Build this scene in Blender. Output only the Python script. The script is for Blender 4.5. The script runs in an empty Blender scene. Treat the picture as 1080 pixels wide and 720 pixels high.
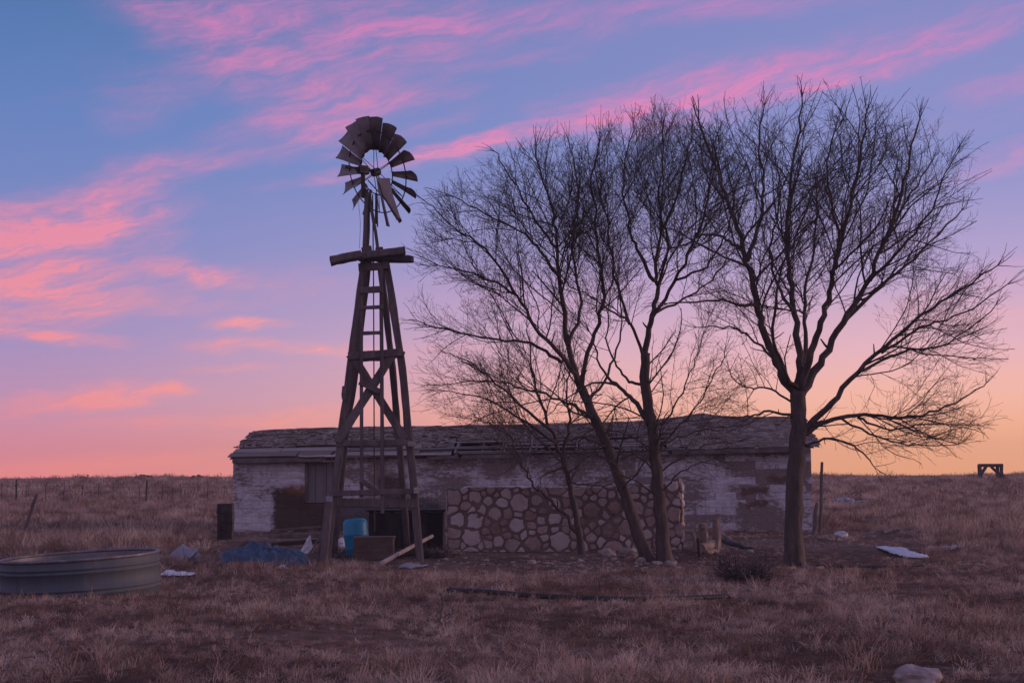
import bpy, math, random
import numpy as np
from mathutils import Vector, Matrix, noise as mnoise

random.seed(7)
scene = bpy.context.scene
COL = scene.collection
PI = math.pi
V = Vector

def lin(r, g, b):
    f = lambda c: (c/255/12.92) if c/255 <= .04045 else ((c/255+.055)/1.055)**2.4
    return (f(r), f(g), f(b), 1)

# ------------------------------------------------------------------ camera
FPX = 1500.0
CAM = V((0, 0, 1.7))
th = math.atan((501.5-360)/FPX)
FWD = V((0, math.cos(th), math.sin(th)))
UP0 = V((0, -math.sin(th), math.cos(th)))
rl = math.radians(0.2)
UP = UP0*math.cos(rl) + V((1, 0, 0))*math.sin(rl)
RT = V((1, 0, 0))*math.cos(rl) - UP0*math.sin(rl)
cd = bpy.data.cameras.new('camera')
cd.sensor_width = 36; cd.lens = 50; cd.clip_start = .1; cd.clip_end = 20000
cam = bpy.data.objects.new('camera', cd); COL.objects.link(cam)
m3 = Matrix((RT, UP, -FWD)).transposed()
cam.matrix_world = Matrix.Translation(CAM) @ m3.to_4x4()
scene.camera = cam

def ray(px, py):
    return FWD + RT*((px-540)/FPX) + UP*((360-py)/FPX)
def at(px, py, Y):
    d = ray(px, py)
    return CAM + d*(Y/d.y)
def sstep(a, b, x):
    t = max(0, min(1, (x-a)/(b-a))); return t*t*(3-2*t)
def H(x, y):
    h = 1.36*sstep(48, 185, y)
    near = .035*math.sin(x*.9+1.3)*math.sin(y*.7+.4) + .03*math.sin(x*.37-y*.53)
    far = sstep(60, 110, y)*(.10*math.sin(x*.11+y*.07)+.07*math.sin(x*.23-y*.05+2))*(1-sstep(400, 900, y))
    return h + near*(1-sstep(70, 120, y)) + far - .0006*max(0, y-190)
def gnd(px, py):
    d = ray(px, py)
    lo, hi = 2.0, 400.0
    t = 2.0
    while t < 400:
        p = CAM + d*t
        if p.z < H(p.x, p.y): break
        t *= 1.01
    lo, hi = t/1.01, t
    for _ in range(20):
        mid = (lo+hi)/2; p = CAM + d*mid
        if p.z < H(p.x, p.y): hi = mid
        else: lo = mid
    p = CAM + d*hi
    p.z = H(p.x, p.y)
    return p

# ------------------------------------------------------------------ materials
def newmat(name):
    m = bpy.data.materials.new(name); m.use_nodes = True
    nt = m.node_tree; nt.nodes.clear()
    out = nt.nodes.new('ShaderNodeOutputMaterial')
    return m, nt, out
def nd(nt, typ, **kw):
    n = nt.nodes.new(typ)
    for k, v in kw.items(): setattr(n, k, v)
    return n
def setin(n, **kw):
    for k, v in kw.items(): n.inputs[k.replace('_', ' ')].default_value = v
def mth(nt, op, a, b=None, c=None, clamp=False):
    n = nt.nodes.new('ShaderNodeMath'); n.operation = op; n.use_clamp = clamp
    for i, x in enumerate((a, b, c)):
        if x is None: continue
        if isinstance(x, (int, float)): n.inputs[i].default_value = x
        else: nt.links.new(x, n.inputs[i])
    return n.outputs[0]
def mixc(nt, fac, a, b, mode='MIX'):
    n = nt.nodes.new('ShaderNodeMix'); n.data_type = 'RGBA'; n.blend_type = mode
    for i, x in ((0, fac), (6, a), (7, b)):
        if isinstance(x, (int, float)): n.inputs[i].default_value = x
        elif isinstance(x, tuple): n.inputs[i].default_value = x if len(x) == 4 else x+(1,)
        else: nt.links.new(x, n.inputs[i])
    return n.outputs[2]
def maprange(nt, x, a, b, c=0.0, d=1.0, smooth=True):
    n = nt.nodes.new('ShaderNodeMapRange'); n.interpolation_type = 'SMOOTHSTEP' if smooth else 'LINEAR'
    nt.links.new(x, n.inputs[0])
    for i, v in enumerate((a, b, c, d)): n.inputs[i+1].default_value = v
    return n.outputs[0]
def noisetex(nt, vec, scale, detail=6, rough=.6, stretch=None, dist=0.0):
    if stretch:
        mp = nd(nt, 'ShaderNodeMapping'); mp.inputs['Scale'].default_value = stretch
        nt.links.new(vec, mp.inputs[0]); vec = mp.outputs[0]
    n = nd(nt, 'ShaderNodeTexNoise'); setin(n, Scale=scale, Detail=detail, Roughness=rough, Distortion=dist)
    nt.links.new(vec, n.inputs['Vector'])
    return n.outputs['Fac']
def ramp(nt, fac, stops):
    n = nd(nt, 'ShaderNodeValToRGB')
    el = n.color_ramp.elements
    while len(el) < len(stops): el.new(.5)
    for e, (p, c) in zip(el, stops):
        e.position = p; e.color = c if len(c) == 4 else tuple(c)+(1,)
    nt.links.new(fac, n.inputs[0]); return n.outputs[0]
def bumpn(nt, h, strength, dist):
    b = nd(nt, 'ShaderNodeBump'); setin(b, Strength=strength, Distance=dist)
    nt.links.new(h, b.inputs['Height']); return b.outputs[0]

def surf(name, stops, scale=3, detail=8, rough=.9, stretch=None, bump=.5, bdist=.01, metal=0.0, coord='Object', island=0.0, fine=0.3):
    """weathered surface: large noise picks a colour, a finer noise breaks it up."""
    m, nt, out = newmat(name)
    tc = nd(nt, 'ShaderNodeTexCoord')
    vec = tc.outputs[coord]
    n1 = noisetex(nt, vec, scale, detail, .65, stretch)
    n2 = noisetex(nt, vec, scale*6, 5, .6, stretch)
    f = mth(nt, 'ADD', mth(nt, 'MULTIPLY', n1, 1-fine), mth(nt, 'MULTIPLY', n2, fine))
    if island:
        g = nd(nt, 'ShaderNodeNewGeometry')
        f = mth(nt, 'ADD', f, mth(nt, 'MULTIPLY', mth(nt, 'SUBTRACT', g.outputs['Random Per Island'], .5), island))
    c = ramp(nt, f, stops)
    p = nd(nt, 'ShaderNodeBsdfPrincipled'); setin(p, Roughness=rough, Metallic=metal)
    nt.links.new(c, p.inputs['Base Color'])
    if bump: nt.links.new(bumpn(nt, f, bump, bdist), p.inputs['Normal'])
    nt.links.new(p.outputs[0], out.inputs[0])
    return m

M = {}
M['timber'] = surf('weathered_timber', [(.3, (.05, .04, .042)), (.5, (.11, .088, .088)), (.7, (.19, .16, .155))], 4, stretch=(1, 1, .25), island=.25)
M['timber_pale'] = surf('pale_board', [(.3, (.17, .14, .128)), (.5, (.33, .28, .26)), (.7, (.47, .42, .39))], 5, island=.15)
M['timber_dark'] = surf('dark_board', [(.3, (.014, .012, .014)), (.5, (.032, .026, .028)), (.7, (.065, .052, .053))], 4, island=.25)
M['roofing'] = surf('roof_shingle', [(.15, (.09, .06, .05)), (.42, (.155, .108, .09)), (.62, (.205, .15, .13)), (.9, (.31, .245, .22))], 2.6, island=.45, bdist=.03, bump=.9)
M['roof_board'] = surf('roof_board', [(.2, (.08, .06, .055)), (.5, (.15, .115, .108)), (.8, (.28, .23, .215))], 3, stretch=(.15, 1, 1), island=.4)
M['bark'] = surf('bark', [(.3, (.03, .022, .02)), (.5, (.075, .056, .052)), (.72, (.15, .115, .10))], 9, stretch=(1, 1, .22), bump=1.0, bdist=.05)
M['twig'] = surf('twig_bark', [(.3, (.045, .034, .034)), (.7, (.09, .07, .068))], 3, bump=0)
M['twig_grey'] = surf('grey_twig_bark', [(.3, (.07, .055, .055)), (.7, (.16, .13, .12))], 3, bump=0)
M['deadwood'] = surf('dead_wood', [(.3, (.10, .07, .058)), (.5, (.22, .16, .135)), (.7, (.40, .32, .28))], 5, stretch=(1, 1, .3), bump=.8, bdist=.02)
M['mortar'] = surf('mortar', [(.3, (.13, .095, .09)), (.6, (.20, .15, .142)), (.8, (.28, .22, .21))], 4, bump=.8, bdist=.03)
M['wallstone'] = surf('wall_stone', [(.1, (.20, .13, .105)), (.36, (.34, .25, .225)), (.6, (.46, .38, .36)), (.9, (.58, .51, .50))], 2.5, island=.6, bump=.6, bdist=.02)
M['rock'] = surf('field_rock', [(.3, (.12, .085, .075)), (.55, (.24, .185, .17)), (.75, (.38, .32, .31))], 4, bump=.7, bdist=.03, island=.4)
M['galv'] = surf('galvanised_steel', [(.3, (.042, .056, .072)), (.48, (.07, .088, .106)), (.6, (.085, .098, .112)), (.75, (.15, .165, .18))], 2.5, rough=.7, metal=.1, stretch=(1, 1, .18), bump=.1)
M['galv_in'] = surf('galvanised_inside', [(.3, (.14, .135, .14)), (.5, (.2, .195, .2)), (.7, (.27, .26, .27))], 3, rough=.5, metal=.5, bump=.1)
M['rust_rim'] = surf('rusty_rim', [(.3, (.07, .06, .065)), (.55, (.17, .16, .17)), (.75, (.36, .34, .35))], 5, rough=.5, metal=.3)
M['water'] = surf('stale_water', [(.3, (.02, .022, .02)), (.7, (.04, .042, .04))], 2, rough=.05, bump=0)
M['blade'] = surf('wheel_sheet', [(.3, (.075, .066, .07)), (.5, (.14, .122, .126)), (.7, (.23, .20, .205))], 3, rough=.65, metal=.1, island=.3, bump=.1)
M['vane'] = surf('vane_sheet', [(.3, (.20, .155, .145)), (.6, (.31, .25, .235)), (.8, (.40, .34, .32))], 4, rough=.7)
M['iron'] = surf('dark_iron', [(.3, (.02, .018, .018)), (.7, (.06, .05, .05))], 6, rough=.6, metal=.4)
M['drum'] = surf('blue_plastic', [(.3, (.0, .17, .30)), (.6, (.0, .23, .38)), (.8, (.008, .29, .46))], 3, rough=.45, bump=.05)
M['tarp'] = surf('blue_tarp', [(.3, (.007, .02, .048)), (.5, (.02, .055, .115)), (.62, (.045, .10, .18)), (.75, (.12, .18, .26))], 7, rough=.5, bump=.2)
M['white'] = surf('white_plastic', [(.3, (.42, .42, .47)), (.6, (.6, .6, .66)), (.8, (.74, .74, .8))], 6, rough=.5, bump=.2)
M['tin'] = surf('pale_roof_tin', [(.3, (.38, .38, .44)), (.55, (.56, .56, .63)), (.8, (.68, .68, .74))], 3, rough=.5, metal=.1, bump=.1)
M['tin_dull'] = surf('dull_roof_tin', [(.3, (.17, .16, .19)), (.55, (.27, .26, .3)), (.8, (.36, .35, .39))], 3, rough=.55, metal=.2, bump=.1)
M['hose'] = surf('black_poly_pipe', [(.3, (.008, .008, .009)), (.7, (.02, .02, .022))], 5, rough=.6, bump=0)
M['ply'] = surf('grey_plywood', [(.3, (.11, .10, .105)), (.5, (.155, .142, .148)), (.7, (.2, .185, .19))], 2, stretch=(3, 1, .3), bump=.3)
M['dark_fill'] = surf('dark_fill_board', [(.3, (.007, .007, .009)), (.5, (.014, .013, .016)), (.7, (.03, .026, .028))], 4, island=.3)  # near-black tone that puts the darkness of the added box into its colour
M['crate'] = surf('crate_block', [(.3, (.075, .05, .042)), (.55, (.13, .09, .078)), (.8, (.2, .145, .125))], 4, stretch=(.3, 1, 1), bump=.5)

# random tone per wheel vane, painted in for the shading between them
_nt = M['blade'].node_tree; _p = [n for n in _nt.nodes if n.type == 'BSDF_PRINCIPLED'][0]; _src = _p.inputs['Base Color'].links[0].from_socket
_oi = nd(_nt, 'ShaderNodeObjectInfo'); _hs = nd(_nt, 'ShaderNodeHueSaturation'); _nt.links.new(_src, _hs.inputs['Color']); _nt.links.new(maprange(_nt, _oi.outputs['Random'], 0, 1, .5, 1.75), _hs.inputs['Value']); _nt.links.new(_hs.outputs[0], _p.inputs['Base Color'])
# straw colour: each clump carries a tone, patches of ground carry another
def grassmat(name, stops, transl=.35):
    m, nt, out = newmat(name)
    g = nd(nt, 'ShaderNodeNewGeometry')
    at_ = nd(nt, 'ShaderNodeAttribute', attribute_type='INSTANCER', attribute_name='tone')
    n1 = noisetex(nt, g.outputs['Position'], .45, 5, .6)
    f = mth(nt, 'ADD', mth(nt, 'MULTIPLY', n1, .5), mth(nt, 'MULTIPLY', at_.outputs['Fac'], .5))
    c = ramp(nt, f, stops)
    d = nd(nt, 'ShaderNodeBsdfDiffuse'); t = nd(nt, 'ShaderNodeBsdfTranslucent'); mx = nd(nt, 'ShaderNodeMixShader')
    nt.links.new(c, d.inputs[0]); nt.links.new(c, t.inputs[0]); mx.inputs[0].default_value = transl
    nt.links.new(d.outputs[0], mx.inputs[1]); nt.links.new(t.outputs[0], mx.inputs[2]); nt.links.new(mx.outputs[0], out.inputs[0])
    return m
M['straw'] = grassmat('dry_straw', [(.2, (.125, .075, .058)), (.4, (.275, .178, .142)), (.56, (.455, .315, .255)), (.8, (.68, .53, .44))])
M['weed'] = surf('grey_weed', [(.3, (.026, .023, .03)), (.7, (.06, .052, .06))], 3, bump=0)

def groundmat():
    m, nt, out = newmat('prairie_soil')
    g = nd(nt, 'ShaderNodeNewGeometry'); pos = g.outputs['Position']
    n1 = noisetex(nt, pos, .25, 6, .6); n2 = noisetex(nt, pos, 3.5, 8, .7); n3 = noisetex(nt, pos, 25, 4, .6)
    dirt = ramp(nt, n2, [(.3, (.05, .026, .02)), (.5, (.10, .056, .044)), (.7, (.17, .10, .08))])
    straw = ramp(nt, n2, [(.3, (.08, .05, .042)), (.5, (.16, .105, .085)), (.72, (.27, .18, .15))])
    f = maprange(nt, n1, .42, .6)
    far = maprange(nt, mth(nt, 'ADD', nd_y(nt, pos), 0), 40, 90)
    f = mth(nt, 'MAXIMUM', f, far)
    c = mixc(nt, f, dirt, straw)
    p = nd(nt, 'ShaderNodeBsdfPrincipled'); setin(p, Roughness=1.0); p.inputs['Specular IOR Level'].default_value = .1
    nt.links.new(c, p.inputs['Base Color'])
    hh = mth(nt, 'ADD', n2, mth(nt, 'MULTIPLY', n3, .4))
    nt.links.new(bumpn(nt, hh, .9, .06), p.inputs['Normal'])
    nt.links.new(p.outputs[0], out.inputs[0]); return m
def nd_y(nt, pos):
    s = nd(nt, 'ShaderNodeSeparateXYZ'); nt.links.new(pos, s.inputs[0]); return s.outputs[1]
M['soil'] = groundmat()

# ------------------------------------------------------------------ mesh helpers
ORG = {}
def tag(o, label=None, cat=None, group=None, kind=None):
    if label: o['label'] = label
    if cat: o['category'] = cat
    if group: o['group'] = group
    if kind: o['kind'] = kind
    return o
def thing(name, loc, label, cat, group=None, rz=0):
    o = bpy.data.objects.new(name, None); COL.objects.link(o)
    o.location = loc; o.rotation_euler = (0, 0, rz); o.empty_display_size = .3
    ORG[o.name] = V(loc) if rz == 0 else V((0, 0, 0))
    return tag(o, label, cat, group)

class MB:
    def __init__(s): s.v = []; s.f = []
    def add(s, vs, fs):
        b = len(s.v); s.v.extend([tuple(x) for x in vs]); s.f.extend([tuple(i+b for i in f) for f in fs])
    def box(s, c, size, rot=None, jit=0.0):
        c = V(c); hx, hy, hz = size[0]/2, size[1]/2, size[2]/2
        vs = [V((x, y, z)) for z in (-hz, hz) for y in (-hy, hy) for x in (-hx, hx)]
        if jit: vs = [v + V([random.uniform(-jit, jit) for _ in range(3)]) for v in vs]
        if rot is not None: vs = [rot @ v for v in vs]
        s.add([c+v for v in vs], [(0, 2, 3, 1), (4, 5, 7, 6), (0, 1, 5, 4), (2, 6, 7, 3), (0, 4, 6, 2), (1, 3, 7, 5)])
    def beam(s, p0, p1, w, h, jit=.006, n=5, ref=None, bow=0.0):
        """squared timber from p0 to p1, w across, h along ref; edges worn uneven"""
        p0, p1 = V(p0), V(p1); d = (p1-p0).normalized()
        ref = V(ref) if ref is not None else (V((0, 1, 0)) if abs(d.y) < .8 else V((0, 0, 1)))
        a = d.cross(ref).normalized(); b = a.cross(d).normalized()
        vs = []; fs = []
        for i in range(n+1):
            t = i/n; c = p0.lerp(p1, t) + b*bow*math.sin(t*PI) + a*bow*.5*math.sin(t*PI*1.7)
            e = .75 if i in (0, n) else 1
            ch = min(w, h)*.16
            for (x, y) in ((-1, -1), (1, -1), (1, 1), (-1, 1)):
                jx = random.uniform(-jit, jit); jy = random.uniform(-jit, jit)
                A = c + a*(x*(w/2-ch)+jx) + b*(y*h/2+jy); B = c + a*(x*w/2+jx) + b*(y*(h/2-ch)+jy)
                vs += ([A, B] if x*y < 0 else [B, A]) if True else []
        k = 8
        order = vs
        # sort ring vertices by angle so that faces are clean
        vs = []
        for i in range(n+1):
            ring = order[i*k:(i+1)*k]; c = sum(ring, V())/k
            ring.sort(key=lambda q: math.atan2((q-c).dot(b), (q-c).dot(a)))
            vs += ring
        for i in range(n):
            for j in range(k):
                fs.append((i*k+j, i*k+(j+1) % k, (i+1)*k+(j+1) % k, (i+1)*k+j))
        fs.append(tuple(reversed(range(k)))); fs.append(tuple(range(n*k, n*k+k)))
        s.add(vs, fs)
    def tube(s, pts, rad, n=8, jit=0.0, cap=True):
        pts = [V(p) for p in pts]; N = len(pts)
        if not hasattr(rad, '__len__'): rad = [rad]*N
        d0 = (pts[1]-pts[0]).normalized(); a = d0.orthogonal().normalized()
        vs = []; fs = []
        for i, p in enumerate(pts):
            d = (pts[min(i+1, N-1)]-pts[max(i-1, 0)])
            if d.length < 1e-9: d = d0
            d.normalize(); a = (a - d*a.dot(d))
            if a.length < 1e-6: a = d.orthogonal()
            a.normalize(); b = d.cross(a)
            for j in range(n):
                t = 2*PI*j/n; r = rad[i]*(1+(random.uniform(-jit, jit) if jit else 0))
                vs.append(p + (a*math.cos(t)+b*math.sin(t))*r)
        for i in range(N-1):
            for j in range(n):
                fs.append((i*n+j, i*n+(j+1) % n, (i+1)*n+(j+1) % n, (i+1)*n+j))
        if cap: fs.append(tuple(reversed(range(n)))); fs.append(tuple(range((N-1)*n, N*n)))
        s.add(vs, fs)
    def lathe(s, prof, n=48, mat=None):
        vs = []; fs = []
        for (r, z) in prof:
            for j in range(n):
                t = 2*PI*j/n; v = V((r*math.cos(t), r*math.sin(t), z))
                vs.append(mat @ v if mat is not None else v)
        for i in range(len(prof)-1):
            for j in range(n):
                fs.append((i*n+j, i*n+(j+1) % n, (i+1)*n+(j+1) % n, (i+1)*n+j))
        s.add(vs, fs)
    def blob(s, c, r, seed=0, amp=.25, freq=1.3, sub=2, rot=None, flat=None):
        vs, fs = ico(sub); c = V(c); out = []
        for v in vs:
            k = 1 + amp*mnoise.noise(v*freq + V((seed*3.1, seed*1.7, seed*.9))) + amp*.4*mnoise.noise(v*freq*2.7 + V((seed, 5, seed)))
            q = V((v.x*r[0]*k, v.y*r[1]*k, v.z*r[2]*k))
            if rot is not None: q = rot @ q
            out.append(c+q)
        s.add(out, fs)
    def build(s, name, mat, parent=None, origin=None, smooth=False, solid=0.0, local=False):
        if parent is not None and not local: o0 = ORG[parent.name]
        elif origin is not None: o0 = V(origin)
        else: o0 = V((0, 0, 0))
        me = bpy.data.meshes.new(name)
        va = np.array(s.v, dtype=np.float64)
        if len(va): va = va - np.array(o0)
        me.from_pydata(va.tolist(), [], s.f)
        me.materials.append(mat if not isinstance(mat, str) else M[mat])
        if smooth: me.polygons.foreach_set('use_smooth', [True]*len(me.polygons))
        me.update()
        o = bpy.data.objects.new(name, me); COL.objects.link(o)
        if parent is not None: o.parent = parent
        else: o.location = o0
        ORG[o.name] = o0
        if solid:
            md = o.modifiers.new('solid', 'SOLIDIFY'); md.thickness = solid; md.offset = 0
        return o
_ico = {}
def ico(sub):
    if sub in _ico: return _ico[sub]
    import bmesh
    bm = bmesh.new(); bmesh.ops.create_icosphere(bm, subdivisions=sub, radius=1)
    bm.verts.index_update()
    r = ([v.co.copy() for v in bm.verts], [tuple(v.index for v in f.verts) for f in bm.faces]); bm.free()
    _ico[sub] = r; return r
def rotm(ax, deg): return Matrix.Rotation(math.radians(deg), 3, ax)
def smoothpath(pts, k=4):
    """Catmull-Rom through points"""
    P = [V(p) for p in pts]; out = []
    for i in range(len(P)-1):
        a = P[max(i-1, 0)]; b = P[i]; c = P[i+1]; d = P[min(i+2, len(P)-1)]
        for j in range(k):
            t = j/k
            out.append(.5*((2*b)+(c-a)*t+(2*a-5*b+4*c-d)*t*t+(3*b-a-3*c+d)*t**3))
    out.append(P[-1]); return out

# ------------------------------------------------------------------ ground
def graded(segs):
    out = []
    for a, b, st in segs:
        n = max(1, int(round((b-a)/st))); out += [a+(b-a)*i/n for i in range(n)]
    out.append(segs[-1][1]); return out
xs = graded([(-480, -120, 40), (-120, -30, 3), (-30, 30, .4), (30, 120, 3), (120, 480, 40)])
ys = graded([(-80, -20, 20), (-20, 6, 2), (6, 50, .4), (50, 120, 1.2), (120, 260, 3), (260, 620, 40)])
mb = MB()
nx = len(xs)
for y in ys:
    for x in xs: mb.v.append((x, y, H(x, y)))
for j in range(len(ys)-1):
    for i in range(nx-1):
        a = j*nx+i; mb.f.append((a, a+1, a+nx+1, a+nx))
ground = mb.build('ground', 'soil', smooth=True); tag(ground, kind='structure')
ground['label'] = 'dry reddish prairie ground running out to the horizon'; ground['category'] = 'ground'

# ------------------------------------------------------------------ low long building
A = at(245, 556, 45.3); A.z = H(A.x, A.y)
B = at(857, 552, 44.2); B.z = H(B.x, B.y)
ex = V((B.x-A.x, B.y-A.y, 0)); L = ex.length; ex.normalize(); ey = V((-ex.y, ex.x, 0))
rzb = math.atan2(ex.y, ex.x)
barn = thing('farm_outbuilding', (A.x, A.y, 0), 'long low whitewashed outbuilding with a sagging ruined shingle roof', 'building', rz=rzb)
D = 5.6
def yb(u): return A.y + (B.y-A.y)*u
def interp(tab, x):
    for (a, b), (c, d) in zip(tab, tab[1:]):
        if x <= c: return b + (d-b)*max(0, (x-a))/(c-a)
    return tab[-1][1]
eave_px = [(245, 484), (470, 480), (650, 476), (857, 472)]
ridge_px = [(262, 457), (350, 453), (470, 451.5), (600, 449), (660, 447), (698, 444), (735, 438), (752, 441), (832, 443)]
def eave(u):
    px = 245+612*u; return at(px, interp(eave_px, px), yb(u)).z
def ridge(u):
    px = 262+570*u; return at(px, interp(ridge_px, px), yb(u)+2.85).z
def RP(u, s, up=0.0):
    """point on the front roof slope in the building's own frame"""
    e = eave(u)-.02; r = ridge(u)
    y = -.32 + (D/2+.32)*s
    z = e + (r-e)*s + .035*mnoise.noise(V((u*14, s*2.5, 3)))
    return V((u*L, y, z+up))
wallm, nt, out = newmat('whitewashed_block')
tc = nd(nt, 'ShaderNodeTexCoord'); sp = nd(nt, 'ShaderNodeSeparateXYZ'); nt.links.new(tc.outputs['Object'], sp.inputs[0])
X, Z = sp.outputs[0], sp.outputs[2]
cb = nd(nt, 'ShaderNodeCombineXYZ'); nt.links.new(mth(nt, 'ADD', X, sp.outputs[1]), cb.inputs[0]); nt.links.new(Z, cb.inputs[1])
vec = cb.outputs[0]
def brick(c1, c2, mort):
    b = nd(nt, 'ShaderNodeTexBrick'); nt.links.new(vec, b.inputs['Vector'])
    b.inputs['Color1'].default_value = c1; b.inputs['Color2'].default_value = c2; b.inputs['Mortar'].default_value = mort
    setin(b, Scale=1.0); b.inputs['Mortar Size'].default_value = .008; b.inputs['Mortar Smooth'].default_value = .4
    b.inputs['Brick Width'].default_value = .62; b.inputs['Row Height'].default_value = .235; b.inputs['Bias'].default_value = 0
    return b
bk = brick((0, 0, 0, 1), (1, 1, 1, 1), (.5, .5, .5, 1))
per = nd(nt, 'ShaderNodeSeparateColor'); nt.links.new(bk.outputs['Color'], per.inputs[0]); perb = per.outputs[0]
n1 = noisetex(nt, vec, .9, 8, .65, (.55, 1, 1)); n2 = noisetex(nt, vec, 5, 8, .7, (.5, 1.6, 1)); n3 = noisetex(nt, vec, 18, 5, .65)
right = maprange(nt, X, L*.45, L*.8)
left = maprange(nt, X, L*.30, L*.20)
paint = ramp(nt, n2, [(.3, (.33, .31, .335)), (.5, (.52, .50, .54)), (.7, (.74, .72, .77))])
bare = ramp(nt, n3, [(.3, (.11, .08, .07)), (.55, (.19, .145, .13)), (.75, (.29, .235, .22))])
# paint peels in broad flakes; away from the left end it has mostly gone
peel = mth(nt, 'ADD', mth(nt, 'MULTIPLY', n1, .9), mth(nt, 'MULTIPLY', n2, .55))
peel = mth(nt, 'ADD', mth(nt, 'ADD', peel, .055), mth(nt, 'MULTIPLY', left, -.065))
chip = noisetex(nt, vec, 11, 6, .75, (.6, 1.2, 1)); peel = mth(nt, 'ADD', peel, mth(nt, 'MULTIPLY', mth(nt, 'SUBTRACT', chip, .5), .55))
peel = mth(nt, 'ADD', peel, mth(nt, 'MULTIPLY', mth(nt, 'MULTIPLY', mth(nt, 'SUBTRACT', perb, .5), mth(nt, 'ADD', right, .15)), .19))
pm = mth(nt, 'MULTIPLY', maprange(nt, peel, .70, .82), .92)
col = mixc(nt, pm, paint, bare)
mort = mth(nt, 'MULTIPLY', mth(nt, 'MULTIPLY', bk.outputs['Fac'], maprange(nt, n2, .35, .6)), .62)
col = mixc(nt, mort, col, (.13, .105, .10))
st_ = noisetex(nt, vec, 2.4, 7, .7, (1.6, .35, 1)); col = mixc(nt, mth(nt, 'MULTIPLY', maprange(nt, st_, .5, .72), .55), col, (.17, .125, .105))
# brown bare stucco patches beside the door; separately, a near-black patch low down
def patch(x0, x1, z0, z1, edge=.12):
    wob = mth(nt, 'MULTIPLY', mth(nt, 'SUBTRACT', noisetex(nt, vec, 2.2, 8, .75), .5), .95)
    xx = mth(nt, 'ADD', X, wob); zz = mth(nt, 'ADD', Z, mth(nt, 'MULTIPLY', wob, .8))
    a = mth(nt, 'MULTIPLY', maprange(nt, xx, x0-edge, x0+edge), maprange(nt, xx, x1+edge, x1-edge))
    b = mth(nt, 'MULTIPLY', maprange(nt, zz, z0-edge, z0+edge), maprange(nt, zz, z1+edge, z1-edge))
    return mth(nt, 'MULTIPLY', a, b)
brown = ramp(nt, n3, [(.3, (.030, .015, .008)), (.6, (.055, .028, .014)), (.8, (.09, .048, .024))])
rust = ramp(nt, n3, [(.3, (.10, .045, .018)), (.7, (.22, .10, .035))])
px2x = lambda px: (px-245)/612*L
p1 = patch(px2x(288), px2x(347), -.3, 1.32); pr = patch(px2x(300), px2x(324), 1.12, 1.42, .09)
p2 = patch(px2x(402), px2x(432), .5, 1.75); p3 = patch(px2x(345), px2x(470), -.4, .95, .2); p4 = patch(px2x(785), px2x(812), 1.1, 1.35, .05); p5 = patch(px2x(780), px2x(812), .72, .9, .05)
p6 = patch(px2x(812), px2x(850), 1.45, 1.7, .06)
col = mixc(nt, mth(nt, 'MULTIPLY', p2, .8), col, brown)
col = mixc(nt, mth(nt, 'MULTIPLY', p3, .85), col, (.03, .025, .026))  # near-black soft-edged patch, low and right of the door
col = mixc(nt, mth(nt, 'MULTIPLY', mth(nt, 'MAXIMUM', mth(nt, 'MAXIMUM', p4, p5), p6), .8), col, (.10, .052, .032))
col = mixc(nt, mth(nt, 'MULTIPLY', p1, .95), col, brown)
col = mixc(nt, mth(nt, 'MULTIPLY', pr, .9), col, rust)
p = nd(nt, 'ShaderNodeBsdfPrincipled'); setin(p, Roughness=.9); nt.links.new(col, p.inputs['Base Color'])
hh = mth(nt, 'SUBTRACT', mth(nt, 'ADD', mth(nt, 'MULTIPLY', n2, .5), mth(nt, 'MULTIPLY', n3, .3)), mth(nt, 'ADD', mth(nt, 'MULTIPLY', bk.outputs['Fac'], .35), mth(nt, 'MULTIPLY', pm, .3)))
nt.links.new(bumpn(nt, hh, .8, .02), p.inputs['Normal']); nt.links.new(p.outputs[0], out.inputs[0])

d0, d1 = px2x(323), px2x(357); dz0, dz1 = .78, None
mb = MB()
def wallpiece(x0, x1, z0f, z1f, y0=0, y1=.22, n=1):
    n = max(1, int((x1-x0)/1.0))
    for i in range(n):
        a = x0+(x1-x0)*i/n; b = x0+(x1-x0)*(i+1)/n
        vs = [(a, y0, z0f(a)), (b, y0, z0f(b)), (b, y1, z0f(b)), (a, y1, z0f(a)), (a, y0, z1f(a)), (b, y0, z1f(b)), (b, y1, z1f(b)), (a, y1, z1f(a))]
        fs = [(0, 1, 5, 4), (2, 3, 7, 6), (4, 5, 6, 7)]
        if i == 0: fs.append((3, 0, 4, 7))
        if i == n-1: fs.append((1, 2, 6, 5))
        mb.add(vs, fs)
ev = lambda x: eave(x/L)-.06
g0 = lambda x: -.35
dt = lambda x: at(340, 481.5, yb(.155)).z-.02
wallpiece(0, d0, g0, ev); wallpiece(d0, d1, g0, lambda x: .86); wallpiece(d0, d1, lambda x: ev(x)-.06, ev); wallpiece(d1, L, g0, ev)
# back wall and gable ends
wallpiece(0, L, g0, ev, D-.22, D)
for x0, x1, u in ((0, .22, 0), (L-.22, L, 1)):
    e, r = eave(u)-.06, ridge(u)-.1
    prof = [(.222, -.35), (D-.222, -.35), (D-.222, e), (D/2, r), (.222, e)]
    vs = [(x0, y, z) for y, z in prof]+[(x1, y, z) for y, z in prof]
    mb.add(vs, [(0, 1, 2, 3, 4), (9, 8, 7, 6, 5)]+[(i, (i+1) % 5, (i+1) % 5+5, i+5) for i in range(5)])
wall = mb.build('wall', wallm, barn, local=True)
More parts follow.
